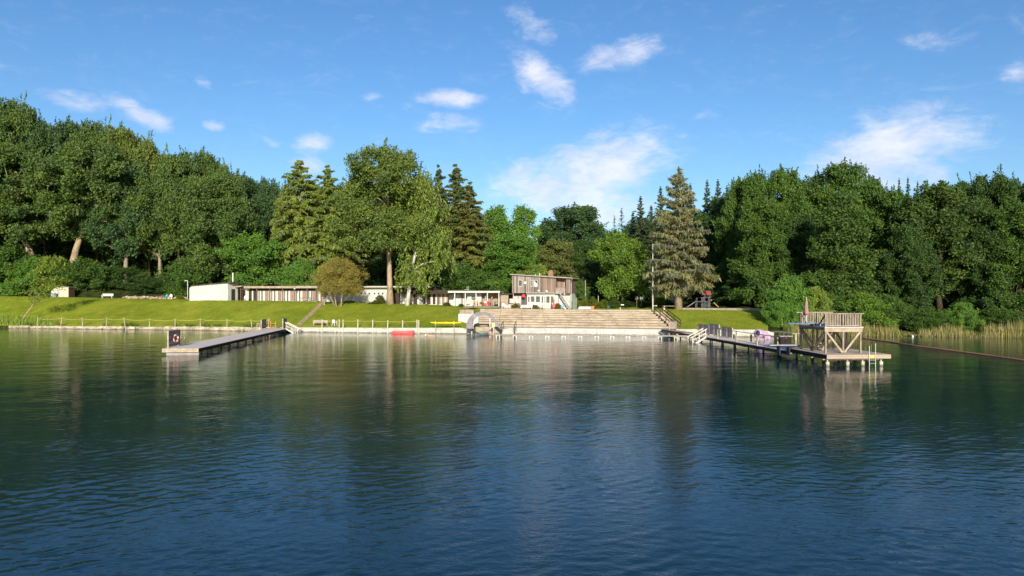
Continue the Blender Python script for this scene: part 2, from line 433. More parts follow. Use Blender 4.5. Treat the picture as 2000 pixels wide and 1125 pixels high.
land_lawn, land_soil = build_land()
o = ob('lawn', clean(land_lawn), lawn_mat(), smooth=True); setting(o)
o = ob('forest_floor', clean(land_soil), mat('forest soil', (.045, .035, .018), .95, .5, .8, .6, 0, col2=(.04, .055, .015), bdist=.1), smooth=True); setting(o)
def build_water():
    """the lake surface as real wind waves: a sum of small travelling waves from a breeze that blows across the lake"""
    rng = np.random.default_rng(17)
    px = np.concatenate([[-30000.], np.arange(-660, 2661, 3.2), [30000.]]); Yl = [11.0]
    while Yl[-1] < 126: Yl.append(Yl[-1] + max(.055, Yl[-1] * .0026))
    Yr = np.array(Yl)
    X = ((px - 1000) / F)[None, :] * Yr[:, None]; Y = np.repeat(Yr[:, None], len(px), 1)
    Z = np.zeros_like(X); Wv = 46
    lam = np.exp(rng.uniform(math.log(.22), math.log(.95), Wv)); th = rng.normal(0, .5, Wv) - .22; ph = rng.uniform(0, 6.28, Wv)
    slope = .031 * math.sqrt(2.0 / Wv)
    wx = X + .35 * np.sin(X * .31 + Y * .17) + .25 * np.sin(Y * .43 - X * .2); wy = Y + .3 * np.sin(X * .23 - Y * .11)
    dY = np.maximum(.055, Y * .0026)
    for l, t, p in zip(lam, th, ph):
        k = 2 * math.pi / l; Z += slope / k * np.sin(k * (wx * math.sin(t) + wy * math.cos(t)) + p) * np.clip(l / dY / 3 - .9, 0, 1)
    g = 1 + .32 * np.sin(X * .071 + 1.3) * np.sin(Y * .093 + .5) + .2 * np.sin(X * .19 - Y * .13)
    g *= np.interp(Y, [10, 40, 75, 112], [.85, 1.0, 1.0, .9])
    st_ = np.zeros_like(X)
    for _ in range(9):      # gusts: long narrow streaks of rougher and calmer water
        st_ += np.sin(X * 2 * math.pi / rng.uniform(14, 45) * rng.choice([-1, 1]) + Y * 2 * math.pi / rng.uniform(2.6, 11) + rng.uniform(0, 6.28) + 1.2 * np.sin(X * .09 + rng.uniform(0, 6)))
    Z *= g * np.clip(1 + .15 * st_, .4, 1.7)
    for l, t, p in zip(rng.uniform(1.4, 4.2, 12), rng.normal(-.1, .65, 12), rng.uniform(0, 6.28, 12)):
        k = 2 * math.pi / l; Z += .007 * math.sqrt(2 / 12) / k * np.sin(k * (wx * math.sin(t) + wy * math.cos(t)) + p) * np.clip(l / dY / 3 - .9, 0, 1) * np.interp(Y, [12, 45], [.45, 1])
    V = np.stack([X, Y, Z], 2).reshape(-1, 3).astype(np.float32); nc = len(px); nr = len(Yr)
    idx = (np.arange(nr - 1)[:, None] * nc + np.arange(nc - 1)[None, :]).reshape(-1)
    Fq = np.stack([idx, idx + 1, idx + nc + 1, idx + nc], 1).astype(np.int32)
    Zv = V[:, 2].reshape(nr, nc); Zv[:, 0] = 0; Zv[:, -1] = 0
    near = V[:nc].copy(); near[:, 1] = -150; near[:, 2] = 0; b0 = len(V); V = np.concatenate([V, near])
    k_ = np.arange(nc - 1, dtype=np.int32); Fq = np.concatenate([Fq, np.stack([b0 + k_, b0 + k_ + 1, k_ + 1, k_], 1).astype(np.int32)])
    me = bpy.data.meshes.new('water'); me.vertices.add(len(V)); me.loops.add(Fq.size); me.polygons.add(len(Fq))
    me.vertices.foreach_set('co', V.reshape(-1)); me.loops.foreach_set('vertex_index', Fq.reshape(-1)); me.polygons.foreach_set('loop_start', np.arange(0, Fq.size, 4, dtype=np.int32))
    me.update(calc_edges=True); me.materials.append(water_mat()); me.shade_smooth()
    setting(link(bpy.data.objects.new('water', me)))
build_water()
# ------------------------------------------------------------------ trees
def cards_mesh(name, C, N, L, Wd, tintv, axis=None, rng=None):
    """many small leaf-shaped faces: centres C, normals N, half length L, half width Wd"""
    n = len(C)
    N = N / np.maximum(np.linalg.norm(N, axis=1, keepdims=True), 1e-6)
    if axis is None: axis = rng.normal(size=(n, 3))
    t = axis - N * np.sum(axis * N, axis=1, keepdims=True)
    t /= np.maximum(np.linalg.norm(t, axis=1, keepdims=True), 1e-6)
    b = np.cross(N, t)
    L = np.asarray(L).reshape(-1, 1) * np.ones((n, 1)); Wd = np.asarray(Wd).reshape(-1, 1) * np.ones((n, 1))
    V = np.empty((n, 4, 3), np.float32)
    V[:, 0] = C + t * L; V[:, 1] = C + b * Wd - t * L * .1; V[:, 2] = C - t * L; V[:, 3] = C - b * Wd - t * L * .1
    me = bpy.data.meshes.new(name)
    me.vertices.add(4 * n); me.loops.add(4 * n); me.polygons.add(n)
    me.vertices.foreach_set('co', V.reshape(-1))
    me.loops.foreach_set('vertex_index', np.arange(4 * n, dtype=np.int32))
    me.polygons.foreach_set('loop_start', np.arange(0, 4 * n, 4, dtype=np.int32))
    a = me.attributes.new('tint', 'FLOAT', 'POINT')
    a.data.foreach_set('value', np.repeat(np.clip(tintv, 0, 1), 4).astype(np.float32))
    me.materials.append(LEAF)
    me.update(calc_edges=True); me.validate()
    return me

def mb_mesh(name, mb, m):
    me = bpy.data.meshes.new(name); me.from_pydata(mb.v, [], mb.f); me.materials.append(m); me.shade_smooth(); me.update(); return me

def unit(v): return v / np.maximum(np.linalg.norm(v, axis=-1, keepdims=True), 1e-6)

def leaf_clumps(rng, cen, rad, flat, per, droop=0.0, fuzz=.25):
    """points and normals for leaves gathered in flattened pads around the clump centres"""
    k = len(cen)
    d = unit(rng.normal(size=(k, per, 3)))
    r = rng.uniform(.25, 1, (k, per, 1)) ** .55
    p = d * r * rad.reshape(k, 1, 1)
    p[:, :, 2] *= flat
    if droop: p[:, :, 2] -= droop * (p[:, :, 0] ** 2 + p[:, :, 1] ** 2) / rad.reshape(k, 1)
    p += rng.normal(size=p.shape) * fuzz * np.array([1.3, 1.3, 1.0])
    nrm = d * .6 + np.array([0, 0, .4]) + rng.normal(size=p.shape) * .7
    ct = rng.uniform(.2, .8, (k, 1)) + rng.normal(0, .16, (k, per))
    return (cen[:, None, :] + p).reshape(-1, 3), nrm.reshape(-1, 3), ct.reshape(-1)

def crown_points(rng, n, Hh, Rr, cb, prof, lobes=5, shell=.5, mind=1.2, pad=0.0):
    """clump centres spread through the outer part of an uneven crown"""
    ph = rng.uniform(0, 6.28, 4); pts = []
    tries = 0
    while len(pts) < n and tries < n * 60:
        tries += 1
        h = rng.uniform(0, 1); a = rng.uniform(0, 2 * math.pi)
        lump = 1 + .22 * math.sin(lobes * a + ph[0] + 5 * h) + .16 * math.sin(2 * a + ph[1] - 9 * h) + .13 * math.sin(13 * h + ph[2])
        rmax = Rr * prof(h) * lump
        rr = rmax * (shell + (1 - shell) * rng.uniform(0, 1) ** .5) if rng.uniform() < .82 else rmax * rng.uniform(.1, .6)
        p = np.array([rr * math.cos(a), rr * math.sin(a), Hh * (cb + (1 - cb) * h)])
        if pts:
            q = np.array(pts[-400:])
            if np.min(np.sum((q - p) ** 2, axis=1)) < mind ** 2 * rng.uniform(.3, 1): continue
        pts.append(p)
        if pad:      # a bough: several leaf pads side by side on one spreading limb
            for _ in range(rng.integers(3, 7)):
                w = rng.normal(0, 1, 3) * np.array([1.05, 1.05, .75]) * pad
                u = p + w; hu = (u[2] / Hh - cb) / (1 - cb)
                if len(pts) < n and -.02 <= hu <= .985 and np.hypot(u[0], u[1]) < Rr * 1.12 * prof(min(max(hu, 0), .985)) + .4: pts.append(u)
    return np.array(pts)

def trunk_mesh(rng, Hh, r0, lean=(0, 0), cents=None, nl=14, frac=.75, bend=.35, fork=.3):
    mb = MB(); k = 9
    path = []
    wob = rng.normal(0, bend, (k, 2)); wob[0] = 0
    for i in range(k):
        t = i / (k - 1)
        path.append((lean[0] * t + wob[i][0] * t, lean[1] * t + wob[i][1] * t, Hh * frac * t))
    rs = [r0 * (1.35 if i == 0 else 1) * (1 - .82 * (i / (k - 1)) ** 1.1) for i in range(k)]
    mb.tube(path, rs, 10)
    if cents is not None and len(cents):
        idx = rng.choice(len(cents), min(nl, len(cents)), replace=False)
        for i in idx:
            c = cents[i]
            z0 = max(fork * Hh, min(c[2] - .25 * np.hypot(c[0], c[1]) - 1.0, Hh * frac * .96))
            t = z0 / (Hh * frac); j = min(int(t * (k - 1)), k - 2); f = t * (k - 1) - j
            p0 = np.array(path[j]) * (1 - f) + np.array(path[j + 1]) * f
            rr = (rs[j] * (1 - f) + rs[j + 1] * f) * .5
            mid = (p0 + c) / 2 + np.array([0, 0, .08 * np.linalg.norm(c - p0)]) + rng.normal(0, .3, 3)
            mb.tube([p0, mid, c], [rr, rr * .6, rr * .2], 6)
    return mb_mesh('trunk', mb, BARK)

PROTO = {}
def ext(key, C, tm, me):
    """remember a tree with the height and half width it really has"""
    rr = np.hypot(C[:, 0] - np.median(C[:, 0]), C[:, 1] - np.median(C[:, 1]))
    PROTO[key] = (tm, me, float(np.percentile(C[:, 2], 99.8)), float(np.percentile(rr, 95)))
def broadleaf(key, seed, Hh, Rr, cb, prof, n, per, rad, flat, leaf, r0, lobes=5, shell=.5, droop=0., mind=1.2, nl=16, lean=(0, 0), frac=.75, fork=.3, bend=.35, asp=.6, pad=1.15):
    rng = np.random.default_rng(seed)
    cen = crown_points(rng, n, Hh, Rr, cb, prof, lobes, shell, mind * (1.7 if pad else 1), pad)
    if lean != (0, 0):
        cen[:, 0] += lean[0] * np.minimum(cen[:, 2] / (Hh * .6), 1); cen[:, 1] += lean[1] * np.minimum(cen[:, 2] / (Hh * .6), 1)
    rads = rng.uniform(.7, 1.25, len(cen)) * rad
    C, N, T = leaf_clumps(rng, cen, rads, flat, per, droop)
    # thin outer twigs that break the outline
    k = int(len(cen) * .55); pick = rng.choice(len(cen), k, replace=False); o_ = cen[pick]
    mid = np.array([np.median(cen[:, 0]), np.median(cen[:, 1]), np.median(cen[:, 2]) * .8])
    dr = unit(unit(o_ - mid) + np.array([0, 0, .45]) + rng.normal(0, .45, (k, 3))); m = 26
    s = np.linspace(.3, 1, m)[None, :, None] * (rad * rng.uniform(.9, 2.3, (k, 1, 1)))
    tp = o_[:, None, :] + dr[:, None, :] * s + rng.normal(0, .13, (k, m, 3)) * (1.4 - np.linspace(.3, 1, m))[None, :, None] * 1.6
    tp[:, :, 2] -= .10 * (s[:, :, 0] ** 2) * rng.uniform(-.3, 1, (k, 1))
    C = np.concatenate([C, tp.reshape(-1, 3)]); N = np.concatenate([N, rng.normal(size=(k * m, 3)) + np.array([0, -.2, .4])]); T = np.concatenate([T, np.repeat(rng.uniform(.3, .85, k), m)])
    C[:, 2] = np.maximum(C[:, 2], .05)
    l = rng.uniform(.7, 1.25, len(C)) * leaf
    me = cards_mesh('crown', C, N, l, l * asp, T, None, rng)
    ext(key, C, trunk_mesh(rng, Hh, r0, lean, cen, nl, frac, bend, fork), me)

def conifer(key, seed, Hh, Rr, base, hang, whorl, per, droop, r0, powr=.85, dens=1.0, tw=(.55, .16), ragged=.2, rise=.25):
    rng = np.random.default_rng(seed)
    C = []; A = []; L = []; T = []; mb = MB()
    mb.tube([(0, 0, 0), (rng.normal(0, .1), rng.normal(0, .1), Hh * .5), (0, 0, Hh)], [r0 * 1.15, r0 * .65, .03], 9)
    z = base * Hh; ang = 0
    while z < Hh * .985:
        t = (z - base * Hh) / (Hh * (1 - base))
        Lm = Rr * min(1.0, (.45 + t * 4.5)) * (1 - t) ** powr + .12
        nb = max(4, int(whorl * (1 - .35 * t)))
        for k in range(nb):
            ang += 2.399 + rng.normal(0, .3)
            Lb = Lm * rng.uniform(1 - ragged * 1.6, 1 + ragged)
            d = np.array([math.cos(ang), math.sin(ang), 0]); side = np.array([-d[1], d[0], 0])
            npt = max(4, int(per * dens * (Lb / Rr) + 2)); s = rng.uniform(.08, 1, npt) ** .75
            ct = rng.uniform(.15, .85); z0 = z + rng.normal(0, .42)
            up = rise * (1.4 * t + .15)
            zc = z0 + Lb * (up * s - droop * (1 - .6 * t) * s ** 2)
            lat = rng.normal(0, 1, npt) * Lb * .13 * (1.15 - s)
            P = d * (Lb * s)[:, None] + side * lat[:, None]; P[:, 2] = zc
            hg = hang * (1 - .55 * t)
            ln = rng.uniform(.6, 1.3, npt) * tw[0] * (1 - .45 * t)
            ax = d * (.75 * (1 - hg)) + side * (np.sign(lat) * .5)[:, None] + np.array([0, 0, -1]) * hg + rng.normal(0, .22, (npt, 3))
            P[:, 2] -= ln * hg * .8
            C.append(P); A.append(ax); L.append(ln); T.append(np.full(npt, ct) + rng.normal(0, .13, npt))
            if k % 2 == 0 and Lb > .8:
                mb.tube([(0, 0, z0), tuple(d * Lb * .5 + np.array([0, 0, z0 + Lb * (up * .5 - droop * .25 * (1 - .6 * t))])), tuple(d * Lb * .9 + np.array([0, 0, z0 + Lb * (up * .9 - droop * .8 * (1 - .6 * t))]))], [.06, .04, .015], 5, False)
        z += Hh * .018 * (1.25 - .5 * t) * rng.uniform(.8, 1.2)
    C = np.concatenate(C); A = np.concatenate(A); L = np.concatenate(L); T = np.concatenate(T)
    me = cards_mesh('crown', C, rng.normal(size=C.shape) + np.array([0, -.2, .35]), L, L * tw[1] / tw[0], T, A, rng)
    PROTO[key] = (mb_mesh('trunk', mb, BARK), me, Hh, float(np.percentile(np.hypot(C[:, 0], C[:, 1]), 96)))

def weeping(key, seed, Hh, Rr, cb, r0, nstr, lean):
    rng = np.random.default_rng(seed)
    cen = crown_points(rng, 70, Hh, Rr, cb, lambda h: (math.sin(math.pi * min(1, .12 + .88 * h)) ** .6) * (1 - .35 * h), 4, .35, 1.3)
    cen[:, 0] += lean[0] * np.minimum(cen[:, 2] / (Hh * .5), 1)
    C = []; A = []; T = []; L = []
    for c in cen:
        for s in range(nstr):
            p = c + rng.normal(0, .75, 3) * np.array([1, 1, .5]); ln = rng.uniform(1.2, 3.6); m = int(ln * 8)
            f = np.linspace(0, 1, m)
            P = np.stack([p[0] + .25 * np.sin(f * 3 + s) + rng.normal(0, .12, m), p[1] + rng.normal(0, .12, m), p[2] + .6 * np.sin(f * 1.6) * .4 - ln * f], 1)
            C.append(P); A.append(np.tile([0, 0, -1.], (m, 1)) + rng.normal(0, .4, (m, 3))); L.append(rng.uniform(.14, .26, m)); T.append(np.full(m, rng.uniform(.25, .8)) + rng.normal(0, .1, m))
    C = np.concatenate(C); A = np.concatenate(A); L = np.concatenate(L); T = np.concatenate(T)
    kp = C[:, 2] > 2.6 + .9 * np.sin(C[:, 0] * 1.7) + rng.normal(0, .25, len(C)); C, A, L, T = C[kp], A[kp], L[kp], T[kp]
    me = cards_mesh('crown', C, rng.normal(size=C.shape) + np.array([0, -.3, .2]), L, L * .5, T, A, rng)
    ext(key, C, trunk_mesh(rng, Hh, r0, lean, cen, 22, .9, .3, .25), me)

dome = lambda h: math.sqrt(max(0, 1 - (max(0, h - .38) / .64) ** 2)) * (.62 + .38 * min(1, h / .38))
roundp = lambda h: max(.12, math.sin(math.pi * min(.97, .1 + .9 * h))) ** .6
skirt = lambda h: (1 - max(0, h) ** 2.2) ** .5 * (.88 + .12 * math.cos(h * 6)) if h < 1 else 0
tall = lambda h: (1 - h ** 3) ** .5 * (.8 + .2 * math.sin(h * 3.1)) if h < 1 else 0
mush = lambda h: (1 - h ** 2.6) ** .5 if h < 1 else 0
broadleaf('oak_a', 11, 24, 8, .30, dome, 300, 165, 1.25, .8, .235, .55, 5, .5, 0, 1.0, 22, pad=1.0)
broadleaf('oak_b', 12, 24, 8, .36, roundp, 290, 165, 1.3, .8, .235, .5, 4, .45, 0, 1.0, 20, pad=1.0)
broadleaf('oak_c', 13, 25, 7.5, .25, dome, 300, 165, 1.25, .8, .23, .5, 6, .5, 0, 1.0, 20, pad=1.0)
broadleaf('beech_a', 21, 24, 7, .06, skirt, 380, 140, 1.2, .72, .225, .45, 5, .5, .05, .9, 18, pad=.85)
broadleaf('beech_b', 22, 24, 7, .10, tall, 380, 140, 1.2, .72, .225, .45, 6, .5, .05, .9, 18, pad=.9)
broadleaf('layered', 23, 22, 7, .03, lambda h: (1 - h) ** .62 * (.95 + .12 * math.sin(h * 40)), 360, 130, 1.3, .4, .22, .35, 4, .4, .12, .9, 26, frac=.95, pad=.8)
broadleaf('bush_a', 31, 8, 4.6, .0, mush, 190, 120, .8, .75, .17, .14, 5, .5, 0, .6, 10, frac=.7, fork=.1, pad=.55)
broadleaf('bush_b', 32, 8, 4.6, .0, roundp, 190, 120, .8, .65, .175, .14, 4, .5, .04, .6, 10, frac=.7, fork=.1, pad=.6)
broadleaf('maple', 33, 12, 4.8, .16, roundp, 230, 120, .8, .7, .18, .22, 5, .45, .04, .65, 16, lean=(-.5, 0), fork=.18, pad=.6)
broadleaf('ash', 34, 20, 4.2, .2, tall, 130, 110, 1.1, .75, .24, .28, 5, .35, 0, 1.0, 16, pad=.7)
broadleaf('hero_oak', 41, 27, 9.2, .36, lambda h: (.95 if h < .55 else .95 * math.sqrt(max(0, 1 - ((h - .55) / .47) ** 2))) * (.70 + .30 * min(1, h / .2)), 480, 140, 1.1, .8, .215, .55, 5, .4, 0, .95, 26, lean=(-.6, 0), frac=.82, fork=.5, bend=.25, pad=.95)
broadleaf('lean_oak', 42, 26, 9.5, .34, dome, 340, 160, 1.25, .78, .235, .8, 5, .45, 0, 1.05, 22, lean=(-5.5, 0), frac=.62, fork=.45, bend=.3, pad=1.0)
broadleaf('copper', 43, 9, 4.75, .30, lambda h: (1 - (max(0, h - .3) / .72) ** 2.4) ** .5 * (.8 + .2 * min(1, h / .3)) if h < 1 else .1, 300, 130, .55, .85, .13, .17, 6, .55, 0, .45, 24, frac=.55, fork=.28, bend=.2, asp=.4, pad=0)
_m = MB(); _r = np.random.default_rng(4)
for (p0, p1, p2) in (((.35, 0, 0), (.45, 0, 1.6), (.9, .2, 4.6)), ((-.9, .1, 0), (-1.9, .1, 2.0), (-2.3, 0, 4.4)), ((-.6, .3, 0), (-.9, .6, 1.8), (-.4, .8, 4.8))):
    _m.tube([p0, p1, p2], [.19, .14, .07], 8)
    for _k in range(7):
        _a = _r.uniform(0, 6.28); _m.tube([p1, (p2[0] + .8 * math.cos(_a), p2[1] + .8 * math.sin(_a), p2[2] * .8), (p2[0] + 2 * math.cos(_a), p2[1] + 2 * math.sin(_a), p2[2] + 1.6)], [.09, .06, .02], 5)
PROTO['copper'] = (mb_mesh('trunk', _m, BARK),) + PROTO['copper'][1:]
conifer('spruce_a', 51, 27, 4.4, .28, .95, 9, 150, .40, .32, .5, 1.0, (.60, .16), .42)
conifer('spruce_b', 52, 27, 4.2, .10, .85, 9, 130, .36, .30, .6, 1.0, (.58, .16), .42)
conifer('fir', 53, 24, 3.6, .12, .25, 8, 50, .16, .26, .9, .9, (.52, .17), .3, .4)
conifer('hero_spruce', 54, 23, 5.6, .14, .8, 8, 130, .20, .58, .72, 1.0, (.6, .13), .32, .42)
conifer('sparse', 55, 22, 2.6, .2, .3, 4, 10, .12, .2, .9, .6, (.4, .09), .45, .3)
weeping('birch', 61, 22, 4.6, .18, .30, 11, (2.6, 0))
SLIM = np.random.default_rng(7)
cen = crown_points(SLIM, 26, 9, 1.7, .45, roundp, 3, .3, .4)
cen[:, 0] += cen[:, 2] * .42
C_, N_, T_ = leaf_clumps(SLIM, cen, np.full(len(cen), .55), .6, 46)
PROTO['sapling'] = (trunk_mesh(SLIM, 9, .09, (2.6, 0), cen, 9, .7, .12, .4), cards_mesh('crown', C_, N_, .13, .08, T_, None, SLIM), 9, 1.9)

TR = random.Random(5)
BARKS = {'grey': (.30, .25, .19, 1), 'dark': (.075, .058, .04, 1), 'tan': (.40, .31, .21, 1), 'birch': (.62, .58, .50, 1)}
def tree(key, x, ytop, hw, Y, col, label, group=None, bark='dark', name=None, rz=None, base=None):
    tm, cm, Hh, Rr = PROTO[key]
    X = (x - 1000) * Y / F
    z = ground(X, Y) if base is None else base
    top = H - (ytop - 572) * Y / F
    o = thing(name or 'tree', label, 'shrub' if (name or '').endswith(('shrub', 'bush')) else 'tree', (X, Y, z - .08), TR.uniform(0, 6.28) if rz is None else rz, group)
    sz = max(.05, (top - z) / Hh); sx = (hw * Y / F) / Rr
    o.scale = (sx, sx, sz)
    col = tuple(min(.6, q * 1.14) for q in col)
    for nm, me, c in (('trunk', tm, BARKS[bark]), ('crown', cm, c4(col))):
        c_o = bpy.data.objects.new(nm, me); c_o.color = c; link(c_o, o)
    return o
# colours of leaves (linear)
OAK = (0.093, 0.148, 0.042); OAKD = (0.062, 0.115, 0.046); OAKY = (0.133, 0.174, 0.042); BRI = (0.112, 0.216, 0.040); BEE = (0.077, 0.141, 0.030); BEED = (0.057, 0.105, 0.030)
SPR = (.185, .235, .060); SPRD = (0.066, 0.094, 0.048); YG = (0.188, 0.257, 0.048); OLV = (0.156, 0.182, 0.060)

LEFT = 'oaks of the left hillside wood'
for a in [
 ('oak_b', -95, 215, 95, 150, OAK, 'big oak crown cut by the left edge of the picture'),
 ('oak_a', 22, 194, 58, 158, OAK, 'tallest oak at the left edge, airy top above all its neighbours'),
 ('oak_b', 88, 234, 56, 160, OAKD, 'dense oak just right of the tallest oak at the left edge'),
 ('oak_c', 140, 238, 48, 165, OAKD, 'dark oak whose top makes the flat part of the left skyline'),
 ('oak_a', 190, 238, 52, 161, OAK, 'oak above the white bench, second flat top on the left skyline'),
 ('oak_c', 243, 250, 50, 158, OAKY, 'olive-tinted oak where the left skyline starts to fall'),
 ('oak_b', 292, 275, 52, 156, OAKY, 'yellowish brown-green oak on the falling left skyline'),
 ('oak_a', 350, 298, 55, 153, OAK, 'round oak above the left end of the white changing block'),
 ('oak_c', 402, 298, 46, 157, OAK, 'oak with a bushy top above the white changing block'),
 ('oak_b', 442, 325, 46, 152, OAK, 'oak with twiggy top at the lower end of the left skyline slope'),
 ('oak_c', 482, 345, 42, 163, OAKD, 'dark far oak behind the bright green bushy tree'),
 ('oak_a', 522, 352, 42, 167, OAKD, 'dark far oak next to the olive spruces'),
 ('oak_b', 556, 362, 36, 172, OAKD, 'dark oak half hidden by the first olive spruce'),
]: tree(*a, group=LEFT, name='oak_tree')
tree('lean_oak', 79, 285, 105, 149, OAK, 'big oak with a thick pale trunk leaning to the left above the wooden hut', None, 'tan', 'oak_tree', 0.0)
tree('lean_oak', 132, 280, 100, 150, OAK, 'big oak with pale upright trunk, crown over the wooden hut', None, 'tan', 'oak_tree', 2.9)
tree('oak_a', 245, 330, 75, 150, OAKD, 'shaded oak above the rubble wall, dim trunks below its crown', None, 'grey', 'oak_tree')
tree('oak_b', 312, 335, 66, 151, OAK, 'forked oak with a bare curved limb left of the changing block', None, 'grey', 'oak_tree')
tree('oak_c', 410, 345, 72, 148, OAK, 'oak whose low leaves droop behind the white changing block', None, 'dark', 'oak_tree')
tree('beech_b', 515, 380, 52, 160, OAKD, 'dark leafy tree in the gap left of the olive spruces', None, 'dark', 'beech_tree')
UL = 'shrubs along the foot of the left wood'
for a in [
 ('bush_b', -70, 470, 80, 144, BEE, 'broad layered shrub at the left edge of the wood'),
 ('bush_b', 15, 478, 62, 145, BEE, 'layered green shrub below the leaning oak, left of the sapling'),
 ('bush_a', 60, 505, 45, 143.5, BRI, 'leafy bright shrub right behind the thin sapling'),
 ('bush_a', 105, 500, 46, 145, YG, 'yellow-green shrub directly behind the wooden hut'),
 ('bush_b', 168, 505, 46, 146, BEE, 'deep green drooping shrub right of the wooden hut'),
 ('bush_b', 232, 520, 48, 150, BEED, 'dark shrub behind the white bench by the wood'),
 ('bush_b', 300, 540, 38, 148, BEED, 'low dark shrub behind the rubble wall'),
 ('bush_b', 372, 500, 56, 149, BEE, 'wide shrub at the left corner of the white changing block'),
]: tree(*a, group=UL, name='shrub')
tree('maple', 505, 458, 68, 146, BRI, 'bright green bushy tree right behind the changing block roof', None, 'dark', 'maple_tree')
tree('bush_a', 590, 505, 40, 143, BRI, 'bright green bush between the pale spruce trunk and the brown tree', None, 'dark', 'bush')
tree('bush_b', 540, 520, 40, 150, BEE, 'dark bush beside the bright green bushy tree', None, 'dark', 'bush')

tree('spruce_a', 584, 314, 48, 150, SPR, 'olive spruce with a bare pale lower trunk, tallest of the pair', None, 'tan', 'spruce_tree')
tree('spruce_a', 552, 372, 26, 156, SPR, 'slim olive spruce at the left flank of the spruce pair', None, 'tan', 'spruce_tree')
tree('spruce_a', 612, 352, 40, 154, SPR, 'olive spruce squeezed between two taller spruces', None, 'grey', 'spruce_tree')
tree('spruce_b', 640, 322, 50, 148, SPR, 'olive spruce next to the great central oak', None, 'grey', 'spruce_tree')
tree('spruce_b', 684, 395, 46, 152, OLV, 'spruce half hidden by the left side of the great oak', None, 'grey', 'spruce_tree')
tree('beech_b', 705, 430, 55, 156, BEED, 'dark tree in the shade left of the great oak trunk', None, 'dark', 'beech_tree')
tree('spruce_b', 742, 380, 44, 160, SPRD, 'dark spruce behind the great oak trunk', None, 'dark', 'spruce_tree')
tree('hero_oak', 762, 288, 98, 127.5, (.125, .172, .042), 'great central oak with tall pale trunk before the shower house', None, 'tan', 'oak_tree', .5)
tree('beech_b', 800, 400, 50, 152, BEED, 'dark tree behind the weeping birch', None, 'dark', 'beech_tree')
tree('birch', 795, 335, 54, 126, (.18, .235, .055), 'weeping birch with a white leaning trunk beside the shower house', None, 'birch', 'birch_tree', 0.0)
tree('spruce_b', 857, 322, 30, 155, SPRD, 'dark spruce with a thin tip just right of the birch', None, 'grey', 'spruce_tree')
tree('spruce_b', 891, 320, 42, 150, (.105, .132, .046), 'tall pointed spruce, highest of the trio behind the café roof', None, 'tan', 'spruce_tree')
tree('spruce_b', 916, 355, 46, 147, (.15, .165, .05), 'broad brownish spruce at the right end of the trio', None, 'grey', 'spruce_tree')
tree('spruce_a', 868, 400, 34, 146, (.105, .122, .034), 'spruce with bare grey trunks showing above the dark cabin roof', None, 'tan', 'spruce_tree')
tree('copper', 663, 504, 46, 125.5, (.25, .215, .06), 'round-headed brownish tree with two slim stems on the lawn', None, 'tan', 'copper_tree', .4)

for a in [
 ('ash', 968, 402, 36, 152, BRI, 'airy light green ash left of the two-storey house', 'ash_tree'),
 ('ash', 1024, 402, 34, 150, BRI, 'airy ash with a bushy top above the two-storey house', 'ash_tree'),
 ('beech_a', 1000, 462, 66, 137, BRI, 'bright green tree rising straight behind the two-storey house', 'beech_tree'),
 ('bush_b', 905, 515, 52, 139, BEE, 'dark green bush behind the white-edged café roof', 'bush'),
 ('bush_b', 958, 520, 50, 138, BEE, 'green bush between the café roof and the wooden upper storey', 'bush'),
 ('bush_a', 1042, 515, 44, 136, YG, 'yellow-green bush behind the brick chimney', 'bush'),
 ('beech_a', 1090, 470, 52, 145, OLV, 'olive tree behind the right end of the two-storey house', 'beech_tree'),
 ('oak_c', 1126, 402, 76, 165, OAKD, 'dark dome-shaped oak on the skyline right of the house', 'oak_tree'),
 ('oak_a', 1070, 440, 50, 168, OAKD, 'far dark oak filling the gap above the house roof', 'oak_tree'),
 ('beech_b', 1140, 470, 50, 146, BEED, 'shaded tree behind the wooden pole', 'beech_tree'),
 ('bush_b', 1128, 545, 24, 128, BEE, 'green bush at the right wall of the two-storey house', 'bush'),
]: tree(*a[:7], None, 'grey', a[7])
tree('maple', 1216, 455, 56, 129, (.125, .205, .034), 'yellow-green maple with a dark curved trunk behind the garden bed', None, 'dark', 'maple_tree', 0.0)
for a in [
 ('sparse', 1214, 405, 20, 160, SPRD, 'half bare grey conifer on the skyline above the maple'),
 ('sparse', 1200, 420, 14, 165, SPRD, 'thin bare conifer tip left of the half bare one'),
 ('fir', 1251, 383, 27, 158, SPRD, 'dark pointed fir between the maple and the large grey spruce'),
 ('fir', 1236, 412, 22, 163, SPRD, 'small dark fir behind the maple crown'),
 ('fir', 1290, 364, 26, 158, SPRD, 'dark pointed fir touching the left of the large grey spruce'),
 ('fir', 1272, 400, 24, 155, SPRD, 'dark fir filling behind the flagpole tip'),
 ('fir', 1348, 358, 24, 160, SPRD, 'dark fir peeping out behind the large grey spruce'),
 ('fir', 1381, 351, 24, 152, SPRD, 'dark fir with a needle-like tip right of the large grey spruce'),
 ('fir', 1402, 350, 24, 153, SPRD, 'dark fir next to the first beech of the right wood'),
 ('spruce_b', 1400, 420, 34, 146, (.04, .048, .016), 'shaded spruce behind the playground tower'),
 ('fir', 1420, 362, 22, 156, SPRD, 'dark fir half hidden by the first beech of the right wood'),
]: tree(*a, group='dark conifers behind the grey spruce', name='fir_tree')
tree('hero_spruce', 1325, 329, 58, 117.5, (.205, .205, .115), 'large grey-brown drooping spruce standing alone on the terrace lawn', None, 'tan', 'spruce_tree', .8)

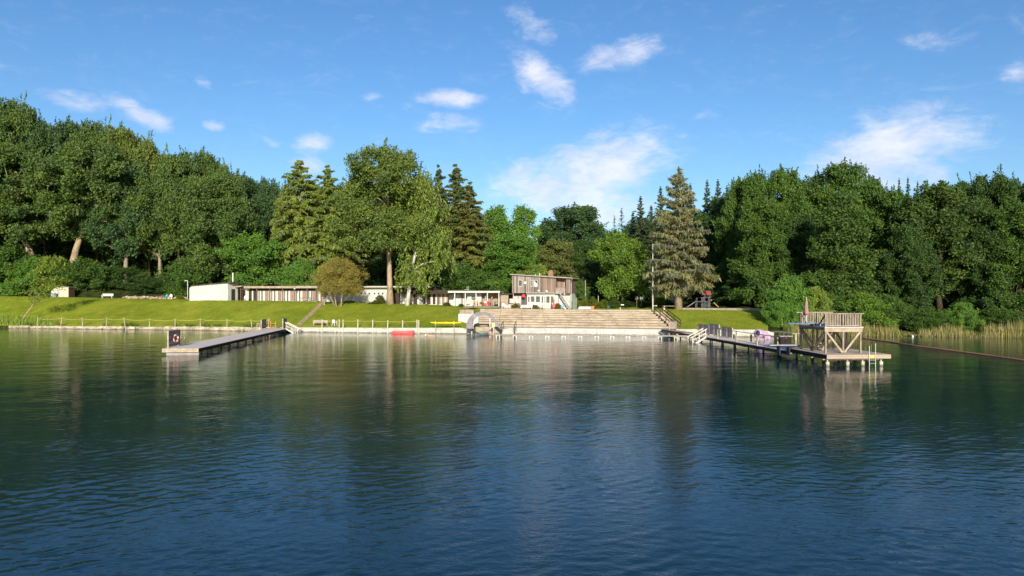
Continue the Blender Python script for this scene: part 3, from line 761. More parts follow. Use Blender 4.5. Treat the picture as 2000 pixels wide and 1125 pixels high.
RG = 'beeches of the right-hand wood'
for a in [
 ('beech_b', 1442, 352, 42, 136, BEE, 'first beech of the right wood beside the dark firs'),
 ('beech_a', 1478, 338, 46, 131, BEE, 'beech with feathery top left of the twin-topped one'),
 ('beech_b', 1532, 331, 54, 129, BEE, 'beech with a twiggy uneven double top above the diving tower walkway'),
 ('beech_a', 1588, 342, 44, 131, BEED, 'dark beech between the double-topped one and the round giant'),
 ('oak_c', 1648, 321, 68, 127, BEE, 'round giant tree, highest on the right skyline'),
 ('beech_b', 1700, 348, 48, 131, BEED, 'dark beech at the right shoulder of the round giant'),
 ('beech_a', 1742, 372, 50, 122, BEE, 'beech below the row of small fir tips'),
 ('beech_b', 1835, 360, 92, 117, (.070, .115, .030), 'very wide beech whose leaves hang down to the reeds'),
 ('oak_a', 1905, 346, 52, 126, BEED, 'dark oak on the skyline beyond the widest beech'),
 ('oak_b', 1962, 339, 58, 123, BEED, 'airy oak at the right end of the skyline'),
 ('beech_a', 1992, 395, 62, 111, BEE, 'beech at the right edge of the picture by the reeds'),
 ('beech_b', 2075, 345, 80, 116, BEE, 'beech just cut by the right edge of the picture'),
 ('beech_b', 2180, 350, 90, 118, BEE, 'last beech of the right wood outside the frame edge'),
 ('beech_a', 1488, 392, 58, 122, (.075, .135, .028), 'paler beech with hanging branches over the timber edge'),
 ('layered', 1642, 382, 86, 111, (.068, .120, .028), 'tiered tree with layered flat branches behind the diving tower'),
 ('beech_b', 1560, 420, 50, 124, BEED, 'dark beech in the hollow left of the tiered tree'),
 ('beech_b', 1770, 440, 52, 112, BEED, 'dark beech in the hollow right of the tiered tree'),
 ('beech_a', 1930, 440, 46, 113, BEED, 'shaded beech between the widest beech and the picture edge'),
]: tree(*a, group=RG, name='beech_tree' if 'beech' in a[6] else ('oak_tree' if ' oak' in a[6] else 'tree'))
for i, (x, y) in enumerate([(1607, 338), (1690, 358), (1722, 360), (1756, 348), (1773, 345), (1792, 354), (1811, 349), (1842, 351), (1826, 360)]):
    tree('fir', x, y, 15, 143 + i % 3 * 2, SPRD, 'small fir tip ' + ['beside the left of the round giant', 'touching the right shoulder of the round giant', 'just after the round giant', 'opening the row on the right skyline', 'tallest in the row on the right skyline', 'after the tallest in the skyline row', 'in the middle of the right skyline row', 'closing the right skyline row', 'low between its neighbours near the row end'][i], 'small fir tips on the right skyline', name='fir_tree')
SG = 'bushes along the right shore'
for a in [
 ('bush_a', 1540, 538, 46, 104, BRI, 'leafy bush at the end of the concrete wall, left of the diving tower'),
 ('bush_b', 1520, 585, 28, 102.5, BRI, 'low bright bush leaning over the concrete wall end'),
 ('bush_a', 1592, 560, 34, 105, YG, 'yellow-green bush right behind the blue springboard'),
 ('bush_b', 1625, 565, 40, 107, BEE, 'dark bush behind the tower railing'),
 ('bush_a', 1686, 572, 54, 104, (.125, .215, .034), 'broad bright bush right of the diving tower railing'),
 ('bush_b', 1745, 580, 34, 103, BEE, 'low bush over the reeds beside the broad bright one'),
 ('bush_b', 1808, 600, 40, 101.5, BEE, 'low bush at the water under the widest beech'),
 ('bush_a', 1880, 590, 40, 101, BRI, 'bright bush hanging over the reed gap'),
 ('bush_b', 1955, 600, 44, 101, BEE, 'low bush behind the tallest reeds near the picture edge'),
]: tree(*a, group=SG, name='bush')
tree('beech_a', 1440, 545, 34, 126, BEED, 'small shaded tree right of the playground', None, 'dark', 'beech_tree')

# far trees of the wood that close the gaps between the others
SKX = [-900, -300, 0, 120, 220, 300, 400, 480, 560, 640, 760, 850, 930, 1000, 1060, 1125, 1200, 1260, 1330, 1420, 1540, 1650, 1750, 1850, 1960, 2100, 2900]
SKY_ = [230, 225, 205, 245, 250, 290, 310, 355, 370, 350, 330, 360, 400, 425, 450, 420, 440, 410, 380, 370, 352, 340, 365, 370, 352, 355, 360]
BK = random.Random(9)
x = -560; kk = ['oak_a', 'beech_b', 'oak_c', 'beech_a', 'oak_b']; i = 0
while x < 2600:
    Yb = BK.uniform(170, 182) if x < 1400 else BK.uniform(146, 158)
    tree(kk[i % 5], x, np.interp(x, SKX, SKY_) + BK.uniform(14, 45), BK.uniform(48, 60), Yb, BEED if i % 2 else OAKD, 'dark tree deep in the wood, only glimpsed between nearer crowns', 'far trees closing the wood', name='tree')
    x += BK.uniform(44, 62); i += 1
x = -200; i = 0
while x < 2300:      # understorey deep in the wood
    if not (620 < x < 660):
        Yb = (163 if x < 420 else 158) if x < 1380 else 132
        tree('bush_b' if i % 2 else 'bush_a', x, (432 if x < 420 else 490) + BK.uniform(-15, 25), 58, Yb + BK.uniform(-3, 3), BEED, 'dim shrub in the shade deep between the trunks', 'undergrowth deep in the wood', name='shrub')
    x += BK.uniform(58, 80); i += 1
tree('sapling', 40, 540, 30, 123.2, (.20, .25, .045), 'thin young tree leaning right on the left bank', None, 'tan', 'sapling', 0.0)
# ------------------------------------------------------------------ materials of built things
WHITE = mat('white plaster', (.50, .505, .46), .85, .10, .7, .15, .15)
WPAINT = mat('white painted wood', (.53, .52, .47), .6, .12, 3)
CREAM = mat('cream painted wood', (.54, .49, .38), .6, .15, 3)
CONC = mat('pool concrete', (.50, .47, .40), .9, .22, .9, .3, 0, stretch=(1, 1, 2.5), wet=True)
EDGE = mat('stone edge', (.42, .36, .26), .95, .45, 1.1, .8, 0, stretch=(1, 1, 2), wet=True)
BROWN = mat('brown stained wood', (.115, .072, .050), .8, .25, 3)
DKBR = mat('dark brown wood', (.045, .032, .026), .8, .25, 3)
TAN = mat('tan boards', (.34, .27, .20), .85, .25, 2)
GREYW = mat('grey weathered wood', (.30, .25, .21), .9, .35, 2.5, .3, stretch=(3, 3, .8))
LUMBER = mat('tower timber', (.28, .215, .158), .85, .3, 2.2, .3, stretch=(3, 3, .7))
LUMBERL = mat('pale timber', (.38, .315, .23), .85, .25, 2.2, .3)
DARKW = mat('dark wet and shaded timber', (.03, .024, .022), .8, .3, 2)  # dark timber, also used to colour in shade on some beams
SCREEN = planks('screen boards', (.27, .22, .205), 'Z', .16, .14, .3)
SCREENG = planks('grey screen boards', (.46, .40, .35), 'Y', .22, .1, .4)
DECK = mat('deck boards', (.70, .60, .52), .9, .16, 1.0, 0, 0, stretch=(1, 7, 1))
DECK2 = mat('tower deck boards', (.50, .42, .345), .9, .2, 1.0, 0, 0, stretch=(7, 1, 1))
HOUSEW = planks('weathered cladding', (.205, .165, .138), 'X', .19, .13, .4, col2=(.27, .225, .19))
HOUSER = planks('reddish cladding', (.25, .18, .138), 'X', .16, .10, .25)
HUTW = planks('hut boards', (.50, .45, .35), 'X', .36, .2, .15, dark=.45)
ROOF = mat('roof felt', (.075, .068, .062), .9, .3, 1.5, .3)
ROOFG = mat('grey roof edge', (.30, .28, .25), .8, .2, 2)
GLASS = mat('dark window glass', (.02, .025, .028), .08, .2, 2, 0, .6)
STEEL = mat('steel rail', (.62, .62, .60), .35, .1, 4, 0, .5, .6)
DKMET = mat('dark metal', (.03, .032, .035), .5, .2, 4)
RED = mat('red paint', (.55, .045, .055), .45, .12, 3)
REDF = mat('red boat hull', (.62, .10, .10), .5, .2, 2.5)
YEL = mat('yellow paint', (.80, .58, .02), .45, .1, 3)
ROPE = mat('pale yellow rope', (.55, .47, .13), .8, .15, 6)
ORANGE = mat('orange wood', (.52, .20, .05), .6, .15, 4)
BLUE = mat('blue board', (.06, .26, .52), .5, .1, 4)
LTBLUE = mat('light blue plastic', (.16, .42, .55), .5, .1, 4)
TURQ = mat('turquoise plastic', (.12, .50, .45), .5, .1, 4)
LILAC = mat('lilac plastic', (.42, .29, .43), .5, .1, 2)
NAVY = mat('dark blue paint', (.02, .022, .06), .5, .2, 3)
SLIDEG = mat('grey slide shell', (.19, .175, .19), .55, .2, 2.2, .1)
BRICK = mat('brick', (.30, .15, .10), .9, .3, 6, .3)
FLOAT = mat('orange float tube', (.72, .30, .14), .7, .2, 5)
SKIN = mat('skin', (.52, .30, .21), .6, .08, 6)
GREENP = mat('dark green plastic', (.02, .07, .06), .5, .15, 4)
STONE = mat('rubble stone', (.40, .32, .24), .95, .4, 1.5, .5)
BOATG = mat('grey boat hull', (.16, .18, .17), .5, .2, 3)

TERR = bpy.data.materials.new('terrace slabs'); TERR.use_nodes = True
nt = TERR.node_tree; b = nt.nodes['Principled BSDF']; tc = nd(nt, 'ShaderNodeTexCoord'); v = tc.outputs['Object']
br = nd(nt, 'ShaderNodeTexNoise'); 
s1 = noise(nt, vscale(nt, v, (.35, 2.2, 3)), 1.3, 5, .65); s2 = noise(nt, vscale(nt, v, (1, 1, 2)), 6, 4, .7); s3 = noise(nt, v, .16, 3, .6)
f = mth(nt, 'ADD', mth(nt, 'MULTIPLY', s1, .5), mth(nt, 'ADD', mth(nt, 'MULTIPLY', s2, .25), mth(nt, 'MULTIPLY', s3, .25)))
c = mixc(nt, ramp(nt, f, .36, .6), (.25, .19, .128, 1), (.45, .378, .275, 1))
c = mixc(nt, ramp(nt, noise(nt, vscale(nt, v, (.3, 1.5, 1)), 1.9, 5, .7), .60, .72, 0, .7), c, (.20, .15, .07, 1))
nt.links.new(c, b.inputs['Base Color']); b.inputs['Roughness'].default_value = .95; b.inputs['Specular IOR Level'].default_value = 0
bp = nd(nt, 'ShaderNodeBump'); bp.inputs['Strength'].default_value = .6; bp.inputs['Distance'].default_value = .05
nt.links.new(f, bp.inputs['Height']); nt.links.new(bp.outputs[0], b.inputs['Normal'])

# ------------------------------------------------------------------ the edge of the lake
def shore(px): return float(np.interp(px, LA[:, 0], LA[:, 1])), float(np.interp(px, LA[:, 0], LA[:, 2]))
def edge_wall(name, pxs, m, front=.25, back=.2, up=.03, rough=0.0, top=None, seed=1):
    mb = MB(); rg = random.Random(seed); n = len(pxs)
    for px in pxs:
        y, z = shore(px); z = top if top is not None else z
        zz = z + up + rg.uniform(-rough, rough * .4); ff = front + rg.uniform(-rough, rough) * 1.2
        for (dy, h) in ((-ff, -.8), (-ff, zz), (back, zz + rg.uniform(0, rough * .3)), (back, -.8)):
            Y = y + dy; mb.v.append(((px - 1000) * y / F, Y, h))
    for i in range(n - 1):
        a, c = i * 4, (i + 1) * 4
        mb.f += [(a, c, c + 1, a + 1), (a + 1, c + 1, c + 2, a + 2), (a + 2, c + 2, c + 3, a + 3)]
    mb.f += [(0, 1, 2, 3), ((n - 1) * 4 + 3, (n - 1) * 4 + 2, (n - 1) * 4 + 1, (n - 1) * 4)]
    return ob(name, mb, m)
tag(edge_wall('stone_wall', list(np.arange(20, 566, 6.0)), EDGE, .28, .25, .05, .10), 'low crumbling stone bank edge under the rope fence, left of the long jetty', 'wall')
tag(edge_wall('pool_wall', list(np.arange(572, 984, 8.0)), CONC, .28, .3, .06, .01), 'long white concrete bank wall behind the red boat', 'wall')
tag(edge_wall('pool_wall', list(np.arange(1318, 1516, 8.0)), CONC, .3, .3, .05, .01), 'pale concrete wall under the right lawn, behind the lilac play slide', 'wall')

def Y0(X): return 105.0 - .235 * X
def strip(mb, x0, x1, y0, y1, z0, z1, n=6):
    """a slab whose long sides follow the shore line"""
    for i in range(n):
        a = x0 + (x1 - x0) * i / n; c = x0 + (x1 - x0) * (i + 1) / n
        vs = [(x, Y0(x) + y, z) for x in (a, c) for y in (y0, y1) for z in (z0, z1)]
        fs = [(1, 5, 7, 3), (0, 4, 5, 1), (2, 3, 7, 6)]
        if i == 0: fs.append((0, 1, 3, 2))
        if i == n - 1: fs.append((4, 6, 7, 5))
        mb.add(vs, fs)
XL, XR = -5.4, 22.4
mb = MB(); strip(mb, -1.2, 22.0, -.6, .05, -.8, .93)
tag(ob('pool_wall', mb, mat('pool tiles', (.46, .45, .41), .9, .12, .7, .2, 0, wet=True)), 'white tiled pool wall at the foot of the stone terrace', 'wall')
tr = thing('terrace_steps', 'broad weathered stone terrace steps facing the lake', 'steps')
rg = random.Random(4)
mb = MB(); strip(mb, XL, XR, .054, 2.4, -.5, .95); ob('landing', mb, TERR, tr)
for i in range(8):
    mb = MB(); d0 = 2.2 + i * 1.93
    n = 8; xs = [XL + (XR - XL) * k / n for k in range(n + 1)]
    for k in range(n):
        dz = rg.uniform(-.022, .022); dy = rg.uniform(-.06, .06)
        a, c = xs[k] + .008, xs[k + 1] - .008
        vs = [(x, Y0(x) + d0 + dy + y, .95 + .29 * (i + 1) + dz + z) for x in (a, c) for y in (0, 2.25 if i < 7 else 2.6) for z in (-.6, 0)]
        mb.add(vs, [(1, 5, 7, 3), (0, 4, 5, 1), (2, 3, 7, 6), (0, 1, 3, 2), (4, 6, 7, 5)])
    ob('step', mb, TERR, tr, bevel=.03)

def path_strip(name, pts, w, m, dz=.05):
    mb = MB(); n = len(pts)
    for i, p in enumerate(pts):
        q = (pts[min(i + 1, n - 1)] - pts[max(i - 1, 0)]); s = Vector((-q.y, q.x, 0)).normalized() * w / 2
        for e in (-1, -.33, .33, 1):
            u = p + s * e; mb.v.append((u.x, u.y, ground(u.x, u.y) + dz))
    for i in range(n - 1):
        for e in range(3): mb.f.append((i * 4 + e, i * 4 + e + 1, (i + 1) * 4 + e + 1, (i + 1) * 4 + e))
    return ob(name, mb, m)
pp = []
for t in [i / 24 for i in range(25)]:
    xx = 582 + (634 - 582) * (t ** 1.0) + 5 * math.sin(t * 3.1) ; yy = 111.2 + (132.2 - 111.2) * t
    pp.append(Vector(((xx - 1000) * yy / F, yy, 0)))
setting(path_strip('path', pp, .95, mat('trodden earth', (.40, .31, .17), .95, .3, 2, .3, 0)))

# ------------------------------------------------------------------ jetties
J = R(5.2)
lj = thing('jetty', 'long low wooden jetty with pale boards at the left, lifebuoy screen on its end', 'jetty', (-31.98, 69.1, 0), J)
mb = MB().b2(-1.66, 1.66, 0.05, 41.5, .57, .63); ob('deck', mb, DECK, lj)
mb = MB().b2(-1.7, 1.7, 0, .045, .27, .628); mb.b2(-1.68, 1.68, -.02, .03, .45, .455); ob('fascia', mb, LUMBERL, lj)
for s in (-1, 1): ob('side_beam', MB().b2(s * 1.67 - .04, s * 1.67 + .04, .05, 41.5, .30, .60), DARKW if s > 0 else GREYW, lj)  # right beam darker: the shade on that side is put into its colour
ob('pontoon', MB().b2(-1.35, 1.68, .15, .6, -.3, .20), mat('grey concrete float', (.30, .27, .25), .9, .2, 2), lj)
for k in range(11):
    y = 3.4 + k * 3.5
    ob('pile', MB().tube([(1.45, y, -1.2), (1.45, y, .5)], .085, 8).tube([(-1.45, y, -1.2), (-1.45, y, .5)], .085, 8), GREYW, lj, smooth=True)

def on_jetty(x, y, z=.63):
    M = Matrix.Rotation(J, 4, 'Z'); v = M @ Vector((x, y, 0)); return Vector((-31.98 + v.x, 69.1 + v.y, z))
def screen(loc, rz, L, hgt, label, m=None, posts=2, gap=.1, group=None):
    t = thing('wind_screen', label, 'screen', loc, rz, group)
    ob('panel', MB().b2(-.025, .025, .07, L - .07, gap, hgt), m or SCREEN, t)
    ob('cap', MB().b2(-.06, .06, .07, L - .07, hgt + .003, hgt + .05), GREYW, t)
    for k in range(posts):
        y = L * k / (posts - 1); ob('post', MB().b2(-.07, .07, y - .06, y + .06, -.02, hgt + .04), LUMBERL if k == 0 else GREYW, t)
    return t
screen(on_jetty(-1.5, 1.0), J, 3.0, 1.6, 'dark boarded wind screen with a lifebuoy on the end of the long jetty', posts=2)
screen(on_jetty(-1.5, 36.3), J, 2.6, 1.38, 'dark reddish wind screen near the shore end of the long jetty, far side', posts=2)
screen(on_jetty(1.45, 36.9), J, 2.2, 1.5, 'dark wind screen beside the white stairs at the long jetty', posts=2)

def lifebuoy(loc, rz, label, r=.34):
    t = thing('lifebuoy', label, 'lifebuoy', loc, rz)
    full = MB().torus((0, 0, 0), r, .095, 'Y', 24, 8); q = len(full.f)
    w = MB(); w.v = list(full.v); w.f = [f for i, f in enumerate(full.f) if (i // 8) % 6 < 3]
    rr = MB(); rr.v = list(full.v); rr.f = [f for i, f in enumerate(full.f) if (i // 8) % 6 >= 3]
    ob('white_band', clean(w), WPAINT, t, smooth=True); ob('red_band', clean(rr), RED, t, smooth=True)
    return t
lifebuoy(on_jetty(-1.31, 2.45, 1.46), J + R(70), 'red and white lifebuoy hanging on the screen at the jetty end', .33)

def grab_rails(loc, rz, h, label, m=STEEL, rungs=True, gap=.5, down=1.0, group=None, name='ladder'):
    t = thing(name, label, 'ladder', loc, rz, group)
    for s in (0, 1):
        y = s * gap
        ob('rail', MB().tube([(-.35, y, 0), (-.35, y, h * .85), (-.25, y, h), (0, y, h * .98), (.02, y, h * .8), (.02, y, -down)], .028, 6), m, t, smooth=True)
    if rungs:
        for k in range(4): ob('rung', MB().tube([(.02, .03, -.05 - k * .26), (.02, gap - .03, -.05 - k * .26)], .02, 6), m, t)
    return t
grab_rails(on_jetty(-1.62, 4.7), J + R(180), 1.0, 'white pair of ladder grab rails beside the lifebuoy screen', CREAM, True, .75, 1.0)
grab_rails(on_jetty(-1.62, 35.0), J + R(180), .95, 'pale ladder grab rails at the shore end of the long jetty', CREAM, True, .6, 1.0)
t = thing('rung_stand', 'orange painted ladder frame standing at the shore end of the long jetty', 'ladder', on_jetty(-.9, 39.4), J)
for s in (0, 1): ob('post', MB().b2(s * .75 - .04, s * .75 + .04, -.04, .04, 0, 1.15), ORANGE, t)
for z in (.35, .75): ob('rung', MB().b2(.043, .707, -.03, .03, z - .03, z + .03), ORANGE, t)

def stairs(loc, rz, sg, label):
    """timber stairs that lead from a jetty edge down into the water, handrails on both sides"""
    t = thing('water_stairs', label, 'stairs', loc, rz)
    L, D, w = 1.9, 1.15, 1.3
    for y in (0, w):
        ob('stringer', MB().prism([(sg * 0, 0), (sg * L, -D), (sg * L, -D + .22), (sg * .0, .22)][::sg], y - .04, y + .04), WPAINT, t)
        ob('handrail', MB().bar((sg * -.1, y, 1.06), (sg * (L + .05), y, -.02), .07, .12), CREAM, t)
        ob('handrail', MB().bar((sg * .05, y, .55), (sg * (L - .25), y, -.33), .05, .09), CREAM, t)
        for k in range(3): ob('post', MB().b2(sg * (.06 + k * .82) - .04, sg * (.06 + k * .82) + .04, y - .045, y + .045, -.06 - k * .55, .97 - k * .46), CREAM, t)
    for k in range(5): ob('tread', MB().b2(sg * (.18 + k * .36) - .14, sg * (.18 + k * .36) + .14, .045, w - .045, -.02 - k * .21, .02 - k * .21), WPAINT, t)
    return t
stairs(on_jetty(1.72, 37.6, .55), J, 1, 'white handrailed stairs going into the water at the long jetty')

WX, WY, WA = 26.2, 66.0, R(5.3)
def on_walk(x, y, z=.68):
    v = Matrix.Rotation(WA, 4, 'Z') @ Vector((x, y, 0)); return Vector((WX + v.x, WY + v.y, z))
wj = thing('jetty', 'narrow wooden jetty with a side rail leading out to the diving tower', 'jetty', (WX, WY, 0), WA)
ob('deck', MB().b2(-.98, .98, 0, 31.0, .62, .68), DECK, wj)
for s in (-1, 1): ob('side_beam', MB().b2(s * .97 - .04, s * .97 + .04, 0, 31.0, .36, .65), DARKW, wj)
for k in range(9): ob('pile', MB().tube([(-.8, 1.5 + k * 3.6, -1.2), (-.8, 1.5 + k * 3.6, .6)], .08, 8).tube([(.8, 1.5 + k * 3.6, -1.2), (.8, 1.5 + k * 3.6, .6)], .08, 8), DARKW, wj)
rl = thing('railing', 'thin timber railing with square posts along the narrow jetty', 'railing', on_walk(0, 0), WA)
for (px, by) in ((1402, 662), (1438.5, 662.5), (1478.5, 674.5), (1519.5, 676.5)):
    Yp = F * 5.32 / (by - 572) if px > 1450 else {1402: 86.0, 1438.5: 78.0}[px]
    ly = (Yp - WY) / math.cos(WA); lx = -.86 if px in (1402, 1478.5) else -.5
    lx = -.9
    Xp = (px - 1000) * 1.0 / F
    ly = next(q / 10 for q in range(0, 320) if (on_walk(lx, q / 10).x / on_walk(lx, q / 10).y) <= Xp + 1e-4)
    ob('post', MB().b2(lx - .06, lx + .06, ly - .06, ly + .06, 0, 1.12), LUMBERL, rl)
ob('rail', MB().b2(-.93, -.87, .2, 19.0, 1.123, 1.19), GREYW, rl)
stairs(on_walk(-1.04, 20.2, .62), WA, -1, 'white handrailed stairs going into the water at the narrow jetty')
for (y, L, hh, lab) in ((24.6, 3.6, 1.2, 'grey boarded wind screen on the narrow jetty, farthest of the row'), (20.9, 3.3, 1.42, 'grey boarded wind screen in the middle of the row on the narrow jetty'), (16.9, 3.2, 1.25, 'grey boarded wind screen on the narrow jetty next to the railing')):
    screen(on_walk(.85, y), WA, L, hh, lab, SCREENG, 3, .12)
p = at(1307, 648, 97.2); screen((p.x, 97.3, .2), R(-80), 1.0, 1.85, 'single dark wind screen on posts at the terrace corner', SCREEN, 2, .9)
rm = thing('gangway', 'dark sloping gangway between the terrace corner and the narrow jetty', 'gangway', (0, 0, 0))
ob('deck', MB().bar((20.9, 98.6, 1.02), (24.0, 94.2, .66), .9, .10), GREYW, rm); ob('beam', MB().bar((20.45, 98.2, .88), (23.5, 93.9, .50), .06, .26), DARKW, rm)  # dark beam colour also stands for the shadowed gap under the wall

fb = thing('footbridge', 'very low narrow footbridge on white trestles before the terrace', 'footbridge', (0, 0, 0))
A, B = Vector((-2.9, 95.6, .45)), Vector((23.6, 92.4, .45))
ob('deck', MB().bar(A, B, 1.0, .10), mat('footbridge boards', (.36, .34, .30), .9, .25, 3), fb)
dv = (B - A).normalized(); sd = Vector((-dv.y, dv.x, 0))
ob('edge_beam', MB().bar(A - sd * .53 + Vector((0, 0, .0)), B - sd * .53, .05, .16), GREYW, fb)
for px in (973.6, 1006, 1038, 1069.5, 1101, 1133.5, 1165.5, 1195.7, 1226, 1257.5, 1288.5, 1320):
    u = min(((A + dv * (q / 20)) for q in range(0, 540)), key=lambda w: abs(w.x / w.y - (px - 1000) / F)) - sd * .45
    m_ = MB()
    for s in (-1, 1):
        a = u + dv * (.21 * s); m_.b2(a.x - .05, a.x + .05, a.y - .05, a.y + .05, -.9, .385)
    m_.bar(u + dv * -.30 + Vector((0, 0, -.12)), u + dv * .30 + Vector((0, 0, -.12)), .06, .1)
    ob('trestle', m_, WPAINT, fb)

# ------------------------------------------------------------------ diving tower and its platform
PA = R(3.5)
def on_plat(x, y, z=.96):
    v = Matrix.Rotation(PA, 4, 'Z') @ Vector((x, y, 0)); return Vector((28.3 + v.x, 58.45 + v.y, z))
pl = thing('platform', 'wooden platform on white concrete pillars under the diving tower', 'platform', (28.3, 58.45, 0), PA)
ob('deck', MB().b2(-2.66, 2.66, .05, 7.2, .90, .96), DECK2, pl)
ob('fascia', MB().b2(-2.7, 2.7, 0, .046, .64, .957), planks('fascia boards', (.37, .295, .215), 'Z', .105, .1, .25), pl)
ob('side_beam', MB().b2(-2.70, -2.62, .05, 7.2, .60, .93), DARKW, pl); ob('side_beam', MB().b2(2.62, 2.70, .05, 7.2, .62, .93), LUMBER, pl)  # left beam dark because its shaded face is painted in, right one plain
for y in (.45, 2.4, 4.4, 6.4): ob('cross_beam', MB().b2(-2.85, 1.9, y - .08, y + .08, .50, .595), GREYW, pl)
for iy, y in enumerate((.45, 2.4, 4.4, 6.4)):
    for x in (-2.42, -.72, .56, 2.12):
        ob('pillar', MB().tube([(x, y, -1.5), (x, y, .36)], .15, 12).tube([(x, y, .35), (x, y, .52)], .05, 8), CONC, pl, smooth=True)

tw = thing('diving_tower', 'timber diving tower with V braces and slatted railing', 'diving tower', on_plat(-2.05, 1.5), PA)
TW, TD, TH, TR_ = 3.0, 4.4, 2.21, 3.33
P_ = [(0, 0), (TW / 2, 0), (TW, 0), (0, TD / 2), (TW, TD / 2), (0, TD), (TW / 2, TD), (TW, TD)]
for (x, y) in P_: ob('post', MB().b2(x - .07, x + .07, y - .07, y + .07, 0, TH - .18), LUMBER, tw)
for (x, y) in P_:
    if (x, y) != (0, TD / 2): ob('rail_post', MB().b2(x - .065, x + .065, y - .065, y + .065, TH - .17, TR_ - .06), LUMBER, tw)
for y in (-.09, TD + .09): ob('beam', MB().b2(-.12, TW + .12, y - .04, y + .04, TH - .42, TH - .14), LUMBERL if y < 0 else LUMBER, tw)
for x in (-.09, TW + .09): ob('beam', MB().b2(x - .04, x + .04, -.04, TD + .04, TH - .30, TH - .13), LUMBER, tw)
ob('upper_deck', MB().b2(-.16, TW + .16, -.2, TD + .2, TH - .12, TH), DECK2, tw)
for (a, c) in (((.08, -.05, TH - .45), (TW / 2 - .1, -.05, .08)), ((TW - .08, -.05, TH - .45), (TW / 2 + .1, -.05, .08)),
               ((-.05, .1, TH - .4), (-.05, TD / 2 - .1, .08)), ((-.05, TD - .1, TH - .4), (-.05, TD / 2 + .1, .08)),
               ((TW + .05, .1, TH - .4), (TW + .05, TD / 2 - .1, .08)), ((TW + .05, TD - .1, TH - .4), (TW + .05, TD / 2 + .1, .08)),
               ((.1, TD + .05, TH - .4), (TW / 2 - .1, TD + .05, .08)), ((TW - .1, TD + .05, TH - .4), (TW / 2 + .1, TD + .05, .08))):
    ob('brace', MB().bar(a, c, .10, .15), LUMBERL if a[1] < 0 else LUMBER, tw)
for (a, c) in (((-.13, -.02, TR_ - .03), (TW + .25, -.02, TR_ - .03)), ((-.45, TD, TR_ - .03), (TW + .13, TD, TR_ - .03)), ((TW, .06, TR_ - .03), (TW, TD - .06, TR_ - .03))):
    ob('handrail', MB().bar(a, c, .16, .055), LUMBERL, tw)
for y in (0, TD):
    m_ = MB()
    for i in range(1, 21):
        x = TW * i / 21
        if abs(x - TW / 2) > .08: m_.b2(x - .03, x + .03, y - .02, y + .02, TH + .07, TR_ - .06)
    m_.b2(.07, TW - .07, y - .018, y + .018, TH + .072, TH + .13); ob('slat_railing', m_, LUMBERL, tw)
m_ = MB()
for i in range(1, 30):
    y = TD * i / 30
    if abs(y - TD / 2) > .08: m_.b2(TW - .02, TW + .02, y - .03, y + .03, TH + .08, TR_ - .06)
ob('slat_railing', m_, LUMBER, tw)
ob('side_rail', MB().bar((0, .05, TR_ - .1), (0, 1.1, TH + .1), .06, .11), DARKW, tw); ob('side_rail', MB().bar((0, TD - .05, TR_ - .1), (0, TD - 1.1, TH + .1), .06, .11), GREYW, tw)
st_ = MB()
for k in range(7): st_.b2(1.0 + .22 * k, 1.25 + .22 * k, 2.6, 3.5, .22 + k * .27, .26 + k * .27)
st_.bar((1.0, 2.57, .05), (2.6, 2.57, TH - .15), .06, .2); st_.bar((1.0, 3.53, .05), (2.6, 3.53, TH - .15), .06, .2)
ob('inner_stairs', st_, LUMBER, tw)
sb = thing('springboard', 'bright blue springboard sticking out from the top of the diving tower', 'springboard', on_plat(-2.05, 1.5, .96 + TH), PA)
ob('board', MB().b2(-2.35, 2.0, 1.75, 2.25, .17, .215), BLUE, sb); ob('frame', MB().b2(-.2, 1.9, 1.7, 2.3, .05, .167).b2(-.25, -.05, 1.65, 2.35, .0, .05), DKMET, sb)
ob('fulcrum', MB().tube([(.35, 1.6, .1), (.35, 2.4, .1)], .09, 10), STEEL, sb)
pr = thing('parasol', 'furled red and white parasol standing on the diving tower', 'parasol', on_plat(-1.7, 5.6, .96 + TH), PA)
ob('pole', MB().tube([(0, 0, 0), (0, 0, 2.45)], .03, 8), WPAINT, pr)
ob('canopy', MB().lathe([(.03, .85), (.17, .95), (.20, 1.2), (.13, 1.5), (.12, 1.9), (.06, 2.25), (.02, 2.35)], 0, 0, 0, 10), planks('red and white stripes', (.62, .30, .27), 'X', .09, .5, .1, dark=.1), pr, smooth=True)
sb = thing('springboard', 'low white springboard on a dark frame where the narrow jetty meets the platform', 'springboard', on_plat(-2.6, 6.6), PA)
ob('board', MB().b2(-2.1, 1.0, -.22, .22, .30, .345), WPAINT, sb)
ob('frame', MB().b2(-1.2, .6, -.3, -.22, .16, .295).b2(-1.2, .6, .22, .3, .16, .295).b2(-1.25, -1.15, -.3, .3, -.6, .16).b2(-.35, -.25, -.3, .3, -.6, .16), NAVY, sb)
ld = thing('ladder', 'steel swimming ladder hooked over the front of the diving platform', 'ladder', on_plat(.83, 0), PA)
for x, h_ in ((0, .66), (.52, .86)):
    ob('rail', MB().tube([(x, -.07, -2.2), (x, -.07, h_)], .026, 8).ball((x, -.07, h_ + .02), .045, 8, 6), STEEL, ld, smooth=True)
    ob('back_rail', MB().tube([(x, .55, 0), (x, .52, h_ - .08)], .017, 6), STEEL, ld, smooth=True)
for k in range(5): ob('rung', MB().tube([(.03, -.07, -.45 - .27 * k), (.49, -.07, -.45 - .27 * k)], .02, 6), STEEL, ld)
sg = thing('sign', 'small yellow warning sign fixed behind the steel ladder', 'sign', on_plat(.87, -.012, .7), PA)
ob('plate', MB().b2(0, .44, -.012, .008, 0, .22), mat('sign yellow', (.62, .46, .12), .6, .15, 5), sg)
